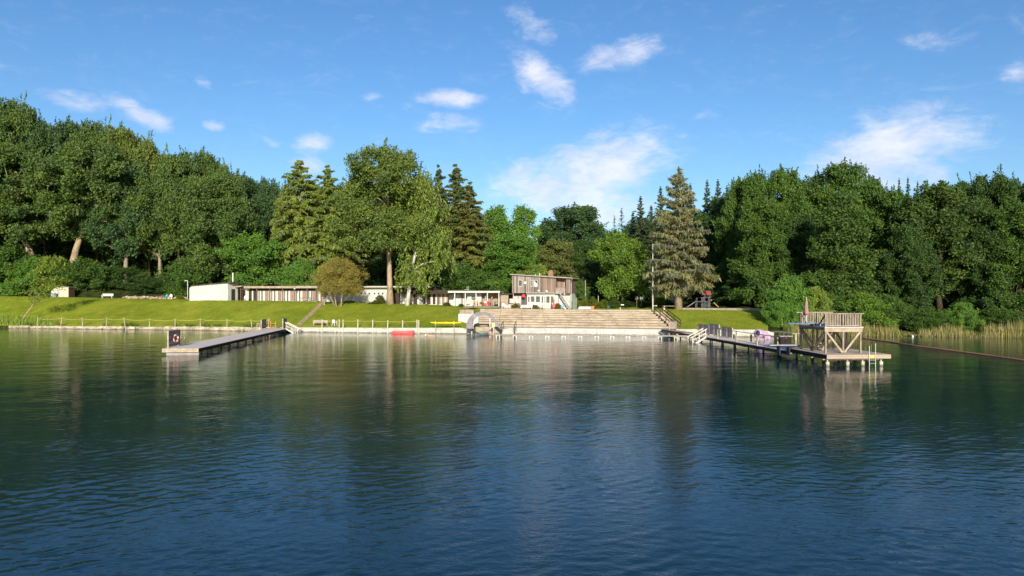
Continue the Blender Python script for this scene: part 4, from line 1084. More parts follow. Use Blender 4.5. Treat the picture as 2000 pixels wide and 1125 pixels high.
# ------------------------------------------------------------------ rope fences
def rope_fence(pxs, lean, label, hgt, front, sag):
    t = thing('rope_fence', label, 'fence'); tops = []; rg = random.Random(3)
    for px, l in zip(pxs, lean):
        y, z = shore(px); y -= front; X = (px - 1000) * y / F
        ty = hgt + rg.uniform(-.06, .06); tp = Vector((X + l, y, ty)); tops.append(tp)
        ob('post', MB().tube([(X, y, -.6), tuple(tp)], [.085, .07], 7), CREAM if front > .4 else LUMBERL, t, smooth=True)
    m_ = MB()
    for a, c in zip(tops, tops[1:]):
        pts = [a.lerp(c, k / 8) + Vector((0, -.08, -.22 - sag * 4 * (k / 8) * (1 - k / 8))) for k in range(9)]
        m_.tube(pts, .022, 5)
    ob('rope', m_, ROPE, t, smooth=True)
    return t
rope_fence([73, 117, 162, 207, 247, 292, 342, 391, 443.5, 494, 524], [.08, .35, -.12, .15, -.45, 0, 0, .03, 0, -.32, .1], 'sagging rope on uneven wooden posts along the left bank', 1.95, .3, .16)
rope_fence([629, 662.5, 670, 699, 728, 757, 786.5, 814.5, 818], [0, 0, 0, 0, 0, .04, 0, 0, 0], 'taut rope on pale posts before the white bank wall and the red boat', 2.0, .42, .04)

# ------------------------------------------------------------------ boats
def hull(L, W, D, bow=1.0, n=14, tr=.75, flat=.55):
    rows = []
    for i in range(n + 1):
        t = i / n; x = -L / 2 + L * t
        w = W / 2 * (tr + (1 - tr) * min(1, t * 3)) * (1 - max(0, (t - .45) / .55) ** 2.2 * .97)
        sh = D * (1 + .25 * bow * max(0, t - .4) ** 2 * 3); kz = .10 * max(0, t - .7) * 3 * D
        rows.append([(x, -w, sh), (x, -w * .9, sh * .5 + kz), (x, -w * flat, kz), (x, 0, kz - .02), (x, w * flat, kz), (x, w * .9, sh * .5 + kz), (x, w, sh)])
    return rows
def boat(label, loc, rz, L, W, D, mh, mi, extra=None, name='rowing_boat'):
    t = thing(name, label, 'boat', loc, rz)
    rows = hull(L, W, D); m_ = MB(); n = len(rows); k = 7
    m_.v = [p for r in rows for p in r]; m_.f = [(i * k + j, (i + 1) * k + j, (i + 1) * k + j + 1, i * k + j + 1) for i in range(n - 1) for j in range(k - 1)] + [tuple(range(k))[::-1]]
    o_ = ob('hull', m_, mh, t, smooth=True); so = o_.modifiers.new('thick', 'SOLIDIFY'); so.thickness = .04; so.offset = 1
    g = MB(); g.tube([rows[i][0] for i in range(n)], .035, 6); g.tube([rows[i][6] for i in range(n)], .035, 6); ob('gunwale', g, mi, t, smooth=True)
    for x in (-.28 * L, .05 * L): ob('thwart', MB().b2(x - .12, x + .12, -W * .44, W * .44, D * .62, D * .68), mi, t)
    return t
p = on(788, 651.3); boat('red open rowing boat floating against the white bank wall', (p.x, p.y - .4, -.20), R(-3), 3.3, 1.25, .54, REDF, mat('faded red rim', (.60, .20, .18), .6, .15, 3))
p = on(938, 655.5); bt = boat('small grey outboard dinghy with pale rim below the arched slide', (p.x + .3, p.y + 1.4, -.12), R(48), 3.2, 1.5, .58, BOATG, WPAINT, name='motor_dinghy')
ob('outboard_motor', MB().box(-1.68, .0, .62, .3, .3, .34).b2(-1.80, -1.70, -.07, .07, -.1, .5), DKMET, bt, bevel=.04)
ky = thing('kayak', 'long yellow rescue kayak resting on two posts above the bank wall', 'kayak', at(871, 631, 104.6), R(-4))
m_ = MB(); K = 16
for i in range(K + 1):
    t_ = i / K; x = -2.28 + 4.56 * t_; w = .30 * math.sin(math.pi * min(.985, max(.015, t_))) ** .7
    m_.v += [(x, w * math.cos(a), .16 * math.sin(a) * (w / .3) ** .5 + .10 * abs(2 * t_ - 1) ** 3) for a in [2 * math.pi * q / 8 for q in range(8)]]
m_.f = [(i * 8 + q, i * 8 + (q + 1) % 8, (i + 1) * 8 + (q + 1) % 8, (i + 1) * 8 + q) for i in range(K) for q in range(8)]
ob('hull', m_, YEL, ky, smooth=True); ob('cockpit_rim', MB().torus((0, 0, .16), .22, .03, 'Z', 14, 6), YEL, ky)
kr = thing('boat_rack', 'pair of posts with cradles that hold the yellow kayak', 'rack', (0, 0, 0))
for px in (851, 887):
    q = at(px, 631, 104.6); ob('post', MB().tube([(q.x, q.y - .1, -.6), (q.x, q.y - .1, q.z - .17)], .05, 7), GREYW, kr); ob('cradle', MB().bar((q.x, q.y - .4, q.z - .17), (q.x, q.y + .35, q.z - .17), .09, .05).b2(q.x - .06, q.x + .06, q.y - .46, q.y - .34, q.z - .14, q.z + .28), YEL, kr)

# ------------------------------------------------------------------ arched slide and what stands round it
sl = thing('slide', 'grey arched water slide with a steep ladder side', 'slide', at(909, 640, 103.2) * 1.0)
o0 = sl.location.copy(); s_ = 103.2 / F
arc = [(911, 642), (911.5, 634), (914, 626), (919, 619), (926, 613.5), (934, 611), (943, 610.3), (951, 611.5), (958, 615), (964, 620.5), (969, 627), (974, 634), (980, 639.5), (988, 642.8), (995, 644)]
cv = [((x - 909) * s_, (640 - y) * s_) for x, y in arc]
def ribbon(curve, y0, y1, th):
    m_ = MB(); n = len(curve)
    for i, (x, z) in enumerate(curve):
        a = curve[max(i - 1, 0)]; c = curve[min(i + 1, n - 1)]; dx, dz = c[0] - a[0], c[1] - a[1]; l = math.hypot(dx, dz)
        h = th(i / (n - 1)); nx, nz = dz / l * h, -dx / l * h
        m_.v += [(x, y0, z), (x + nx, y0, z + nz), (x + nx, y1, z + nz), (x, y1, z)]
    for i in range(n - 1):
        for k in range(4): m_.f.append((i * 4 + k, i * 4 + (k + 1) % 4, (i + 1) * 4 + (k + 1) % 4, (i + 1) * 4 + k))
    m_.f += [(3, 2, 1, 0), tuple(range(n * 4 - 4, n * 4))]
    return m_
ob('chute', ribbon(cv, -.32, .32, lambda t: .62 * (1 - t) ** 2 + .12), SLIDEG, sl, smooth=True)
for y in (-.40, .33): ob('side_wall', ribbon([(x - .12 * 0, z + .10) for x, z in cv], y, y + .07, lambda t: .72 * (1 - t) ** 2 + .26), SLIDEG, sl, smooth=True)
ob('grab_rail', MB().tube([((922 - 909) * s_, -.45, (640 - 607) * s_), ((928 - 909) * s_, -.45, (640 - 619) * s_)], .04, 6), WPAINT, sl)
ob('support', MB().b2((957 - 909) * s_ - .07, (957 - 909) * s_ + .07, -.08, .08, -.4, (640 - 615.5) * s_), WPAINT, sl)
for k in range(6):
    z = .25 + k * .36; x = (2.2 + k * k * .9) * s_; ob('rung', MB().bar((x - .28, -.42, z), (x - .28, .42, z), .05), SLIDEG, sl)
bs = thing('lifebuoy_stand', 'white post and board holding a lifebuoy at the foot of the arched slide', 'stand', at(921, 642, 104.3), R(-13))
ob('post', MB().b2(-.05, .05, .02, .10, -.9, 1.15), WPAINT, bs); ob('board', MB().b2(-.36, .36, -.02, .018, .02, .86), WPAINT, bs)
lifebuoy(at(921, 636, 104.25) + Vector((0, -.1, 0)), R(-13), 'red and white lifebuoy on the white board by the arched slide', .3)
sg = thing('sign', 'yellow notice on a white post right of the arched slide', 'sign', at(963.5, 641, 103.0), R(-13))
ob('post', MB().b2(-.05, .05, .02, .09, -.9, .2), WPAINT, sg); ob('plate', MB().b2(-.24, .24, -.02, .017, .15, .72), mat('pale yellow sign', (.66, .60, .26), .6, .1, 5), sg)
ps = thing('pool_steps', 'short flight of pool steps with dark handrail posts beside the arched slide', 'steps', (at(981, 651, 101.5).x, 101.6, 0), R(-13))
for k in range(4): ob('step', MB().b2(0, 1.75, .22 * k - .35, .22 * k + .02, -.3, .14 + .24 * k), CONC, ps)
for x in (-.06, 1.82): ob('handrail', MB().b2(x - .05, x + .05, -.45, -.35, -.3, 1.55).b2(x - .04, x + .04, .75, .83, .5, 2.0).bar((x, -.4, 1.5), (x, .79, 1.95), .06), DKMET, ps)
q0, q1 = at(895, 620, 110.4), at(935, 620, 109.4)
rw = thing('retaining_wall', 'white wedge-shaped retaining wall left of the terrace steps', 'wall', (q0.x, q0.y, 0), math.atan2(q1.y - q0.y, q1.x - q0.x))
ob('wall', MB().prism([(0, 1.0), (3.3, .6), (3.3, 2.75), (0, 2.78)], 0, .3), WHITE, rw)
ob('timber_boards', MB().b2(.1, 2.4, .35, .45, 2.2, 3.42), TAN, rw); ob('timber_cap', MB().b2(.05, 2.45, .3, .5, 3.423, 3.52), BROWN, rw)
pt = thing('post', 'slim dark leaning post behind the top of the arched slide', 'post', gp(927, 119.5))
ob('shaft', MB().tube([(0, 0, 0), (-.3, 0, 1.5)], .06, 7), DARKW, pt)

hr = thing('handrail', 'brown timber handrails descending along the right end of the terrace', 'handrail', (0, 0, 0))
for dx in (0, 1.15):
    pts = []
    for k in range(4):
        X = 22.75 + dx; d = 14.6 - k * 4.2; z = .95 + .29 * 7 * (d - 1.2) / 13.6; pts.append(Vector((X - k * .02, Y0(X) + d, z)))
        ob('post', MB().b2(X - .06, X + .06, Y0(X) + d - .06, Y0(X) + d + .06, z - .5, z + 1.0), BROWN, hr)
    for h_ in (.55, 1.03): ob('rail', MB().bar(pts[0] + Vector((0, .3, h_)), pts[3] + Vector((0, -.3, h_)), .07, .12), BROWN, hr)
ss = thing('side_steps', 'narrow stone side steps next to the brown terrace handrails', 'steps', (0, 0, 0))
m_ = MB()
for k in range(13):
    x = 23.3; d = 1.4 + k * 1.06; z = 1.02 + .165 * k; m_.b2(22.52, 24.2, Y0(x) + d, Y0(x) + d + 1.3, z - .5, z)
ob('flight', m_, TERR, ss)

# ------------------------------------------------------------------ buildings
def front(x0, Ya, x1, Yb):
    a, c = gp(x0, Ya), gp(x1, Yb); L = math.hypot(c.x - a.x, c.y - a.y)
    def lx(px):
        r = (px - 1000) / F; t = (a.x - r * a.y) / (r * (c.y - a.y) - (c.x - a.x)); return t * L
    return a, math.atan2(c.y - a.y, c.x - a.x), L, lx
a, an, L, lx = front(370, 135.3, 445, 132.2)
bl = thing('changing_block', 'plain white changing block with a dark flat roof at the left end of the bath', 'building', (a.x, a.y, 4.5), an)
ob('wall', MB().prism([(0, -.3), (L, -.3), (L, 3.25), (.7, 2.75), (.15, 2.55), (0, 2.3)], 0, 2.6), WHITE, bl)
ob('roof', MB().prism([(.55, 2.76), (L + .9, 3.32), (L + .9, 3.52), (.4, 2.9)], -.2, 2.8), ROOF, bl)
q = lx(431); ob('chimney_pipe', MB().tube([(q, 3.2, 2.9), (q, 3.2, 5.3)], .13, 10), STEEL, bl, smooth=True)
q = lx(412); ob('lamp', MB().b2(q - .2, q + .2, -.16, -.003, 2.85, 3.02), WPAINT, bl)
ob('side_door', MB().b2(L + .003, L + .06, .9, 1.8, 0, 2.2), DKBR, bl)
lp = thing('lamp_post', 'short lamp post with a bent head at the left corner of the changing block', 'lamp', gp(366.5, 140.5))
ob('pole', MB().tube([(0, 0, 0), (0, 0, 3.6)], .06, 8), STEEL, lp); ob('head', MB().b2(-.55, .06, -.1, .1, 3.6, 3.72), STEEL, lp)

a, an, L, lx = front(447, 135, 620, 132.3)
cl = thing('cabin_row', 'row of white and brown changing cabins left of the shower house', 'building', (a.x, a.y, 4.42), an)
x0 = lx(480)
ob('wall', MB().b2(0, L, 1.3, 4.2, -.2, 2.5), WPAINT, cl); ob('plinth', MB().b2(0, L, -.15, 1.297, -.2, .06), CONC, cl)
ob('roof', MB().b2(x0 - .2, L + .2, -.35, 4.6, 2.52, 2.80), ROOF, cl); ob('fascia', MB().b2(x0 - .2, L + .2, -.40, -.353, 2.44, 2.84), TAN, cl)
ob('lintel', MB().b2(x0, L, 1.18, 1.297, 2.05, 2.52), DKBR, cl)
ob('porch_roof', MB().prism([(lx(452), 2.42), (x0 - .25, 2.75), (x0 - .25, 2.95), (lx(452), 2.62)], -1.0, 4.0), TAN, cl)
for px in (455, 473): ob('porch_post', MB().b2(lx(px) - .08, lx(px) + .08, -.6, -.44, -.1, 2.4), BROWN, cl)
for px in (463.5, 469): ob('door', MB().b2(lx(px) - .35, lx(px) + .35, 1.2, 1.296, .05, 2.1), DKBR, cl)
bays = [502, 527, 552.4, 576, 600, 618]
for px in bays: ob('post', MB().b2(lx(px) - .09, lx(px) + .09, -.1, .08, 0, 2.43), BROWN, cl)
for px in (514.5, 540, 564.5, 588.5, 609): ob('door', MB().b2(lx(px) - .36, lx(px) + .36, 1.22, 1.296, .12, 2.05), mat('faded brown door', (.25, .18, .14), .7, .15, 2), cl)
for px in (491, 482): ob('door', MB().b2(lx(px) - .3, lx(px) + .3, 1.22, 1.296, .12, 2.05), DKBR, cl)
for px in (503.5, 528.6, 554, 577.6, 601.5): ob('frame_post', MB().b2(lx(px) + .12, lx(px) + .28, 1.1, 1.296, .05, 2.05), BROWN, cl)
ob('globe_lamp', MB().ball((lx(578), -.55, 2.35), .17), WPAINT, cl, smooth=True)

a, an, L, lx = front(576, 134.5, 840, 127.6)
sh = thing('shower_house', 'white shower house with a row of tiny square windows under a thin white-edged roof', 'building', (a.x, a.y, 4.1), an)
w0, w1 = lx(620), lx(753)
ob('wall', MB().b2(w0, w1, .6, 5.5, -.4, 2.75), WHITE, sh)
ob('roof', MB().b2(0, L, -.4, 6, 3.02, 3.20), ROOF, sh); ob('fascia', MB().b2(0, L, -.46, -.403, 2.92, 3.10), WPAINT, sh)
ob('eave_board', MB().b2(0, L, -.30, .595, 2.80, 3.017), TAN, sh)
for px in (684.5, 692.5, 702.7, 710.6, 718.6, 728.8, 736.8, 744.8):
    f_ = ob('window', MB().b2(lx(px) - .16, lx(px) + .16, .565, .597, 1.62, 1.94), GREYW, sh); ob('pane', MB().b2(lx(px) - .12, lx(px) + .12, .55, .563, 1.66, 1.90), GLASS, f_)
ob('door', MB().b2(lx(625), lx(634.5), .54, .597, .05, 2.1), mat('tan door', (.30, .22, .15), .7, .2, 2), sh); ob('door_frame', MB().b2(lx(624), lx(625) - .003, .52, .596, 0, 2.2), DKBR, sh)
for px in (647.5, 655): ob('board_mark', MB().b2(lx(px) - .05, lx(px) + .05, .55, .597, .3, 1.5), GREYW, sh)
ob('downpipe', MB().tube([(w1 + .12, .5, 0), (w1 + .12, .5, 2.8)], .06, 8), DKMET, sh)
ob('back_wall', MB().b2(w1 + .3, L, 2.6, 5.4, -.3, 2.75), DKBR, sh)
ob('poster_wall', MB().b2(lx(772), lx(786), 2.3, 2.597, -.3, 2.3), WHITE, sh); ob('poster', MB().b2(lx(776), lx(784), 2.25, 2.297, 1.1, 1.9), mat('poster print', (.30, .40, .40), .6, .4, 3), sh)

a, an, L, lx = front(786, 129.5, 905, 127)
cr = thing('cabin_row', 'shaded row of white, grey and dark changing cabins between birch and café', 'building', (a.x, a.y, 3.85), an)
ob('wall', MB().b2(0, L, 1.4, 4.2, -.3, 2.4), WPAINT, cr); ob('roof', MB().b2(-.3, L, -.4, 4.6, 2.42, 2.62), ROOF, cr); ob('fascia', MB().b2(-.3, L, -.46, -.403, 1.95, 2.66), DKBR, cr)
for px in (793, 804.5, 823, 833.5, 843, 853, 861, 870): ob('door', MB().b2(lx(px) - .24, lx(px) + .24, 1.32, 1.397, .1, 1.95), DKBR if px < 850 else mat('faded brown door', (.25, .18, .14)), cr)
for px in (813, 834.5, 855, 876): ob('post', MB().b2(lx(px) - .07, lx(px) + .07, -.1, .05, -.1, 1.95), DKBR, cr)
ob('orange_panel', MB().b2(lx(890), lx(895.5), 1.0, 1.08, .2, 1.7), mat('salmon panel', (.50, .20, .11), .7, .15, 3), cr)

a, an, L, lx = front(878, 125.2, 977, 123.8)
cf = thing('cafe_pavilion', 'open café pavilion with a white fascia and white posts, a ship wheel on its wall', 'building', (a.x, a.y, 3.66), an)
ob('roof', MB().b2(-.2, L, -.3, 4.4, 2.50, 2.66), ROOFG, cf); ob('fascia', MB().b2(-.2, L, -.36, -.303, 2.36, 2.68), WPAINT, cf); ob('soffit', MB().b2(-.2, L, -.3, 3.4, 2.42, 2.495), TAN, cf)
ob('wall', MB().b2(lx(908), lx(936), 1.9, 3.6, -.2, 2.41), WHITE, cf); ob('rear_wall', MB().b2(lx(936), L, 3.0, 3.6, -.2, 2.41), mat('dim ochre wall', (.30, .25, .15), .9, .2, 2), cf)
for px in (888.3, 909, 930, 952, 974.5): ob('post', MB().b2(lx(px) - .08, lx(px) + .08, -.1, .06, -.2, 2.41), WPAINT, cf)
ob('floor', MB().b2(0, L, -.2, 2.9, -.25, .03), CONC, cf)
for px in (895, 902): ob('cabin_door', MB().b2(lx(px) - .2, lx(px) + .2, 2.8, 2.88, .05, 2.0), GREYW, cf)
ob('cabin_wall', MB().b2(0, lx(908) - .05, 2.9, 3.6, -.2, 2.41), WPAINT, cf)
aer = thing('antenna', 'thin white antenna on the café roof', 'antenna', (a + Vector((lx(913) * math.cos(an), 1.5, 0))).to_tuple()[:2] + (3.66 + 2.66,))
ob('mast', MB().tube([(0, 0, 0), (0, 0, .95)], .03, 6), WPAINT, aer); ob('arm', MB().bar((-.65, 0, .25), (.02, 0, .25), .04), WPAINT, aer); ob('prong', MB().bar((-.2, 0, .25), (-.2, 0, .8), .035), WPAINT, aer)
def on_cafe(px, y, z=.03):
    v = Matrix.Rotation(an, 4, 'Z') @ Vector((lx(px), y, 0)); return Vector((a.x + v.x, a.y + v.y, 3.66 + z))
sw = thing('ship_wheel', 'black ship steering wheel hung on the café wall', 'ship wheel', on_cafe(920.5, 1.84, 1.42), an)
ob('rim', MB().torus((0, 0, 0), .30, .055, 'Y', 20, 6), DKMET, sw); ob('hub', MB().torus((0, 0, 0), .10, .045, 'Y', 12, 6), DKMET, sw)
m_ = MB()
for k in range(8): m_.bar((.12 * math.cos(k * .785), 0, .12 * math.sin(k * .785)), (.47 * math.cos(k * .785), 0, .47 * math.sin(k * .785)), .05)
ob('spokes', m_, DKMET, sw)
CAFE = (a.copy(), an, lx, on_cafe)

a, an, L, lx = front(999.5, 123.5, 1113.8, 121.0)
hz = 3.42
hs_ = thing('bath_house', 'two-storey bath house, brown boarded upper floor over a white ground floor', 'building', (a.x, a.y, hz), an)
g0 = lx(1027)
zt = lambda x: 5.62 - .62 * x / L
ob('ground_floor', MB().b2(g0, lx(1088), .9, 7.5, -.3, 2.55), WHITE, hs_)
ob('stair_wall', MB().b2(lx(1088) + .003, L - .1, 1.6, 7.5, -.3, 2.55), WHITE, hs_)
ob('entrance_wall', MB().b2(0, g0 - .003, 1.7, 7.5, -.3, 2.55), mat('dim red-brown boards', (.16, .10, .085), .8, .3, 2), hs_)
xm, xr = lx(1058), lx(1085)
ob('upper_wall', MB().prism([(0, 2.56), (xm, 2.56), (xm, zt(xm)), (0, zt(0))], .2, 7.5), HOUSEW, hs_)
ob('upper_wall', MB().prism([(xm + .003, 2.56), (xr, 2.56), (xr, zt(xr)), (xm + .003, zt(xm))], .32, 7.5), HOUSER, hs_)
ob('balcony_wall', MB().prism([(xr + .003, 2.56), (L, 2.56), (L, zt(L)), (xr + .003, zt(xr))], 1.7, 7.5), HOUSER, hs_)
ob('corner_boards', MB().prism([(lx(1105), 2.50), (L, 2.50), (L, zt(L) - .05), (lx(1105), zt(lx(1105)) - .05)], .32, 1.697), HOUSER, hs_)
ob('roof', MB().prism([(-.25, zt(0) + .06), (L + .42, zt(L + .3)), (L + .42, zt(L + .3) + .17), (-.25, zt(0) + .24)], -.25, 7.9), ROOFG, hs_)
ob('gutter', MB().tube([(L + .36, -.2, zt(L) - .05), (L + .1, .35, zt(L) - .75), (L + .1, .35, .1)], .045, 6), WPAINT, hs_)
ch = ob('chimney', MB().b2(lx(1066), lx(1074.5), 2.4, 3.3, zt(lx(1070)) - .1, 6.35), BRICK, hs_); ob('chimney_cap', MB().b2(lx(1067), lx(1073.5), 2.5, 3.2, 6.353, 6.5), BRICK, ch)
for px in (1042, 1050.5): ob('vent_pipe', MB().tube([(lx(px), 1.5, zt(lx(px))), (lx(px), 1.5, zt(lx(px)) + (.45 if px < 1045 else .7))], .06, 8), STEEL, hs_)
def window(x0, x1, z0, z1, y, name='window', mp=GLASS):
    f_ = ob(name, MB().b2(x0, x1, y - .05, y - .003, z0, z0 + .09).b2(x0, x0 + .055, y - .05, y - .003, z0 + .09, z1).b2(x1 - .055, x1, y - .05, y - .003, z0 + .09, z1).b2(x0 + .055, x1 - .055, y - .05, y - .003, z1 - .07, z1), WPAINT, hs_)
    ob('pane', MB().b2(x0 + .055, x1 - .055, y - .025, y - .004, z0 + .09, z1 - .07), mp, f_); return f_
GREYG = mat('grey blind', (.09, .10, .095), .3, .15, 3)
window(lx(1012), lx(1019.5), 3.66, 4.82, .2, mp=GREYG); window(lx(1035.3), lx(1039), 3.66, 4.78, .2, mp=GREYG); w_ = window(lx(1042), lx(1049.5), 3.62, 4.78, .2)
ob('curtain', MB().prism([(lx(1042.8), 3.72), (lx(1048.8), 3.72), (lx(1048.8), 4.1), (lx(1042.8), 4.68)], .155, .172), WPAINT, w_)
window(lx(1099), lx(1104), 3.6, 4.7, 1.7)
for (u, v_, z0, z1) in ((1028.6, 1032.6, .9, 2.0), (1034, 1042.2, .95, 2.05), (1044, 1053.2, .9, 2.05), (1055.4, 1059.4, .8, 2.05), (1061, 1063.6, .8, 2.05), (1064.6, 1072, .8, 2.05), (1073.5, 1079, .8, 2.05)):
    window(lx(u), lx(v_), z0, z1, .9, 'kiosk_window', GREYG)
for px, z in ((1026, 4.3), (1052, 2.95), (1067.5, 2.85)): 
    if px == 1026: ob('satellite_dish', MB().lathe([(0, 0), (.18, .03), (.27, .09), (.265, .10), (.17, .045), (.0, .02)], 0, 0, 0, 14), WPAINT, hs_, (lx(px), .08, z)).rotation_euler = (R(80), 0, 0)
    else: ob('spot_lamp', MB().b2(lx(px) - .2, lx(px) + .2, -.05, .19, z - .16, z + .16), WPAINT, hs_, bevel=.05)
ob('awning_edge', MB().b2(g0 - .05, lx(1082), .15, .19, 2.5, 2.68), ROOFG, hs_)
ob('canopy', MB().b2(g0 - .03, lx(1082), .55, .897, 2.30, 2.55), WHITE, hs_)
ob('entrance_post', MB().tube([(lx(1001.5), .35, 0), (lx(1001.5), .35, 2.55)], .05, 8), WPAINT, hs_)
for px, w_ in ((994.5, 0), (1003, .8), (1011, .5)):
    if w_: ob('notice_board', MB().b2(lx(px) - w_ / 2, lx(px) + w_ / 2, 1.62, 1.697, .5, 2.0), mat('paper notices', (.46, .42, .38), .7, .25, 6), hs_)
ob('entrance_door', MB().b2(lx(1014), lx(1021), 1.6, 1.697, .1, 2.0), GREYG, hs_)
ob('red_sign', MB().tube([(lx(1022.5), .10, 2.1), (lx(1022.5), .18, 2.1)], .30, 8), RED, hs_)
ob('balcony_floor', MB().b2(xr, lx(1097), -.1, 1.69, 2.48, 2.56), STEEL, hs_); ob('balcony_rail', MB().b2(xr + .02, lx(1104), .1, .14, 2.57, 3.45), GREYW, hs_)
stx = MB(); xs, xe = lx(1094), lx(1110)
for k in range(9): stx.b2(xs + (xe - xs) * k / 9, xs + (xe - xs) * (k + 1) / 9 + .05, .1, .95, 2.35 - k * .26, 2.40 - k * .26)
ob('outside_stairs', stx, WPAINT, hs_); ob('stair_rail', MB().bar((xs, .08, 3.3), (xe + .2, .08, .9), .05, .07).bar((xs, .08, 2.4), (xe + .2, .08, 0.0), .06, .2), GREYW, hs_)
ob('side_fence', MB().b2(L + .3, L + 1.1, .3, .34, -.2, 1.75), mat('green netting', (.15, .19, .15), .8, .3, 6), hs_)
cw = thing('link_wall', 'tan link wall with a low flat roof between café and bath house', 'wall', gp(977.5, 124.6), R(-6))
ob('wall', MB().b2(0, 1.35, .2, .5, -.3, 2.3), TAN, cw); ob('roof', MB().b2(0, 2.2, -.2, 3, 2.35, 2.5), ROOF, cw)
wc = thing('white_counter', 'white counter with notices under the overhanging upper floor', 'counter', gp(993, 122.8), R(-6))
ob('front_panel', MB().b2(0, 2.2, 0, .4, 0, .72), WPAINT, wc); ob('notices', MB().b2(.15, .95, .42, .5, .9, 1.7).b2(1.2, 2.0, .42, .5, .9, 1.6), mat('paper notices', (.62, .56, .52)), wc); ob('top', MB().b2(-.05, 2.25, -.05, .5, .723, .77), RED, wc)
# ------------------------------------------------------------------ furniture on the terrace and lawns
def bench_build(label, loc, rz, m, Lb=2.0, back=True, skirt=False, name='bench'):
    t = thing(name, label, 'bench', loc, rz)
    ob('seat', MB().b2(-Lb / 2, Lb / 2, -.25, .22, .40, .45), m, t)
    for s in (-1, 1): ob('leg', MB().b2(s * (Lb / 2 - .12) - .05, s * (Lb / 2 - .12) + .05, -.24, .30, 0, .397).b2(s * (Lb / 2 - .12) - .045, s * (Lb / 2 - .12) + .045, .24, .30, .397, .86), m, t)
    if back: ob('backrest', MB().b2(-Lb / 2, Lb / 2, .19, .237, .50, .90), m, t)
    if skirt: ob('armrest', MB().b2(-Lb / 2 - .04, -Lb / 2 + .04, -.25, .3, .45, .66), m, t)
    return t
b0 = bench_build('white slatted bench at the back edge of the left lawn, before the dark wood', gp(210, 139.6), R(6), WPAINT, 2.0, True, True)
dup(b0, gp(1028.5, 121.2), R(-8), 'white bench on the terrace edge before the kiosk windows', (1, 1, 1.05))
dup(b0, gp(1142, 118.6), R(-8), 'broad cream white bench between the bath house and the flagpole', (1, 1, 1.1))
bench_build('brown low bench at the terrace edge behind potted plants', gp(1051, 121.0), R(-8), BROWN, 1.6, False)
bench_build('weathered plank bench seen from behind on the bank beside the white plastic chair', gp(627, 110.6), R(170), LUMBERL, 2.45)
bench_build('small dark bench against the white shower house wall', gp(710, 129.6), R(-14), GREYW, 1.9, False)
t = thing('stone_bench', 'plank bench on two pale stone blocks near the grey spruce', 'bench', gp(1310, 117.8), R(-10))
for s in (-1, 1): ob('leg', MB().b2(s * 1.05 - .13, s * 1.05 + .13, -.2, .2, -.05, .52), CREAM, t, bevel=.04)
ob('seat', MB().b2(-1.35, 1.35, -.22, .22, .523, .60), GREYW, t)
def picnic(label, loc, rz, mt, mbch):
    t = thing('picnic_table', label, 'table', loc, rz)
    ob('tabletop', MB().b2(-1, 1, -.38, .38, .70, .75), mt, t)
    for s in (-1, 1):
        ob('bench_plank', MB().b2(-1, 1, s * .72 - .13, s * .72 + .13, .42, .46), mbch, t)
        ob('leg', MB().bar((s * .75, -.75, 0), (s * .75, -.15, .697), .07).bar((s * .75, .75, 0), (s * .75, .15, .697), .07).bar((s * .75, -.8, .385), (s * .75, .8, .385), .06), mbch, t)
    return t
picnic('picnic table with red-brown top and white benches before the left cabin row', gp(597.5, 131.6), R(-8), BROWN, WPAINT)
picnic('dark wooden picnic table in the rubble bed beside the turquoise chair', gp(313, 141.5), R(5), BROWN, BROWN)

def chair_build(label, loc, rz, m, group=None):
    t = thing('chair', label, 'chair', loc, rz, group)
    ob('seat', MB().b2(-.26, .26, -.25, .25, .41, .45), m, t)
    ob('backrest', MB().prism([(-.26, .47), (.26, .47), (.23, .82), (.12, .90), (-.12, .90), (-.23, .82)], .22, .255), m, t)
    for sx in (-1, 1):
        ob('armrest', MB().b2(sx * .29 - .03, sx * .29 + .03, -.22, .25, .63, .66).b2(sx * .29 - .025, sx * .29 + .025, -.21, -.15, .453, .63), m, t)
        for sy in (-1, 1): ob('leg', MB().bar((sx * .23, sy * .21, .41), (sx * .29, sy * .26, 0), .055), m, t)
    return t
WPL = mat('white plastic', (.78, .78, .74), .4, .06, 3)
c0 = chair_build('white plastic armchair on the bank beside the plank bench', gp(653.5, 110.4, .02), R(150), WPL)
for px, Y, rz, lab in ((480, 133.6, 200, 'white plastic armchair under the porch right of the changing block'), (984, 122.6, 20, 'white garden chair between the café and the bath house'), (989, 122.0, 70, 'white garden chair nearest to the brick planter'), (333.5, 140.6, 10, 'pale chair right of the turquoise chair in the rubble bed')):
    dup(c0, gp(px, Y, .02), R(rz), lab)
ch2 = chair_build('turquoise chair at the wooden picnic table in the rubble bed', gp(323.5, 140.8, .02), R(-30), TURQ)
chair_build('dark green chair on the terrace edge right of the orange pot', gp(1187.5, 118.6, .02), R(190), GREENP)
chair_build('light blue chair at the foot of the outside stairs', gp(1098, 120.6, .02), R(200), LTBLUE)
ca, can, clx, on_cafe = CAFE
co = chair_build('orange wooden chair left of the café tables under the ship wheel', on_cafe(925, .9), can + R(20), ORANGE)
for px, y, rz, lab in ((929, .5, 200, 'orange wooden chair just right of the ship wheel'), (937.5, 1.3, 90, 'orange wooden chair behind the middle café table'), (946, .6, 250, 'orange wooden chair close to the man in white shorts')):
    dup(co, on_cafe(px, y), can + R(rz), lab)
def cafe_table(px, y, lab, m=ORANGE):
    t = thing('table', lab, 'table', on_cafe(px, y), can)
    ob('tabletop', MB().b2(-.55, .55, -.4, .4, .70, .74), m, t)
    for sx in (-1, 1):
        for sy in (-1, 1): ob('leg', MB().b2(sx * .47 - .03, sx * .47 + .03, sy * .33 - .03, sy * .33 + .03, 0, .697), m, t)
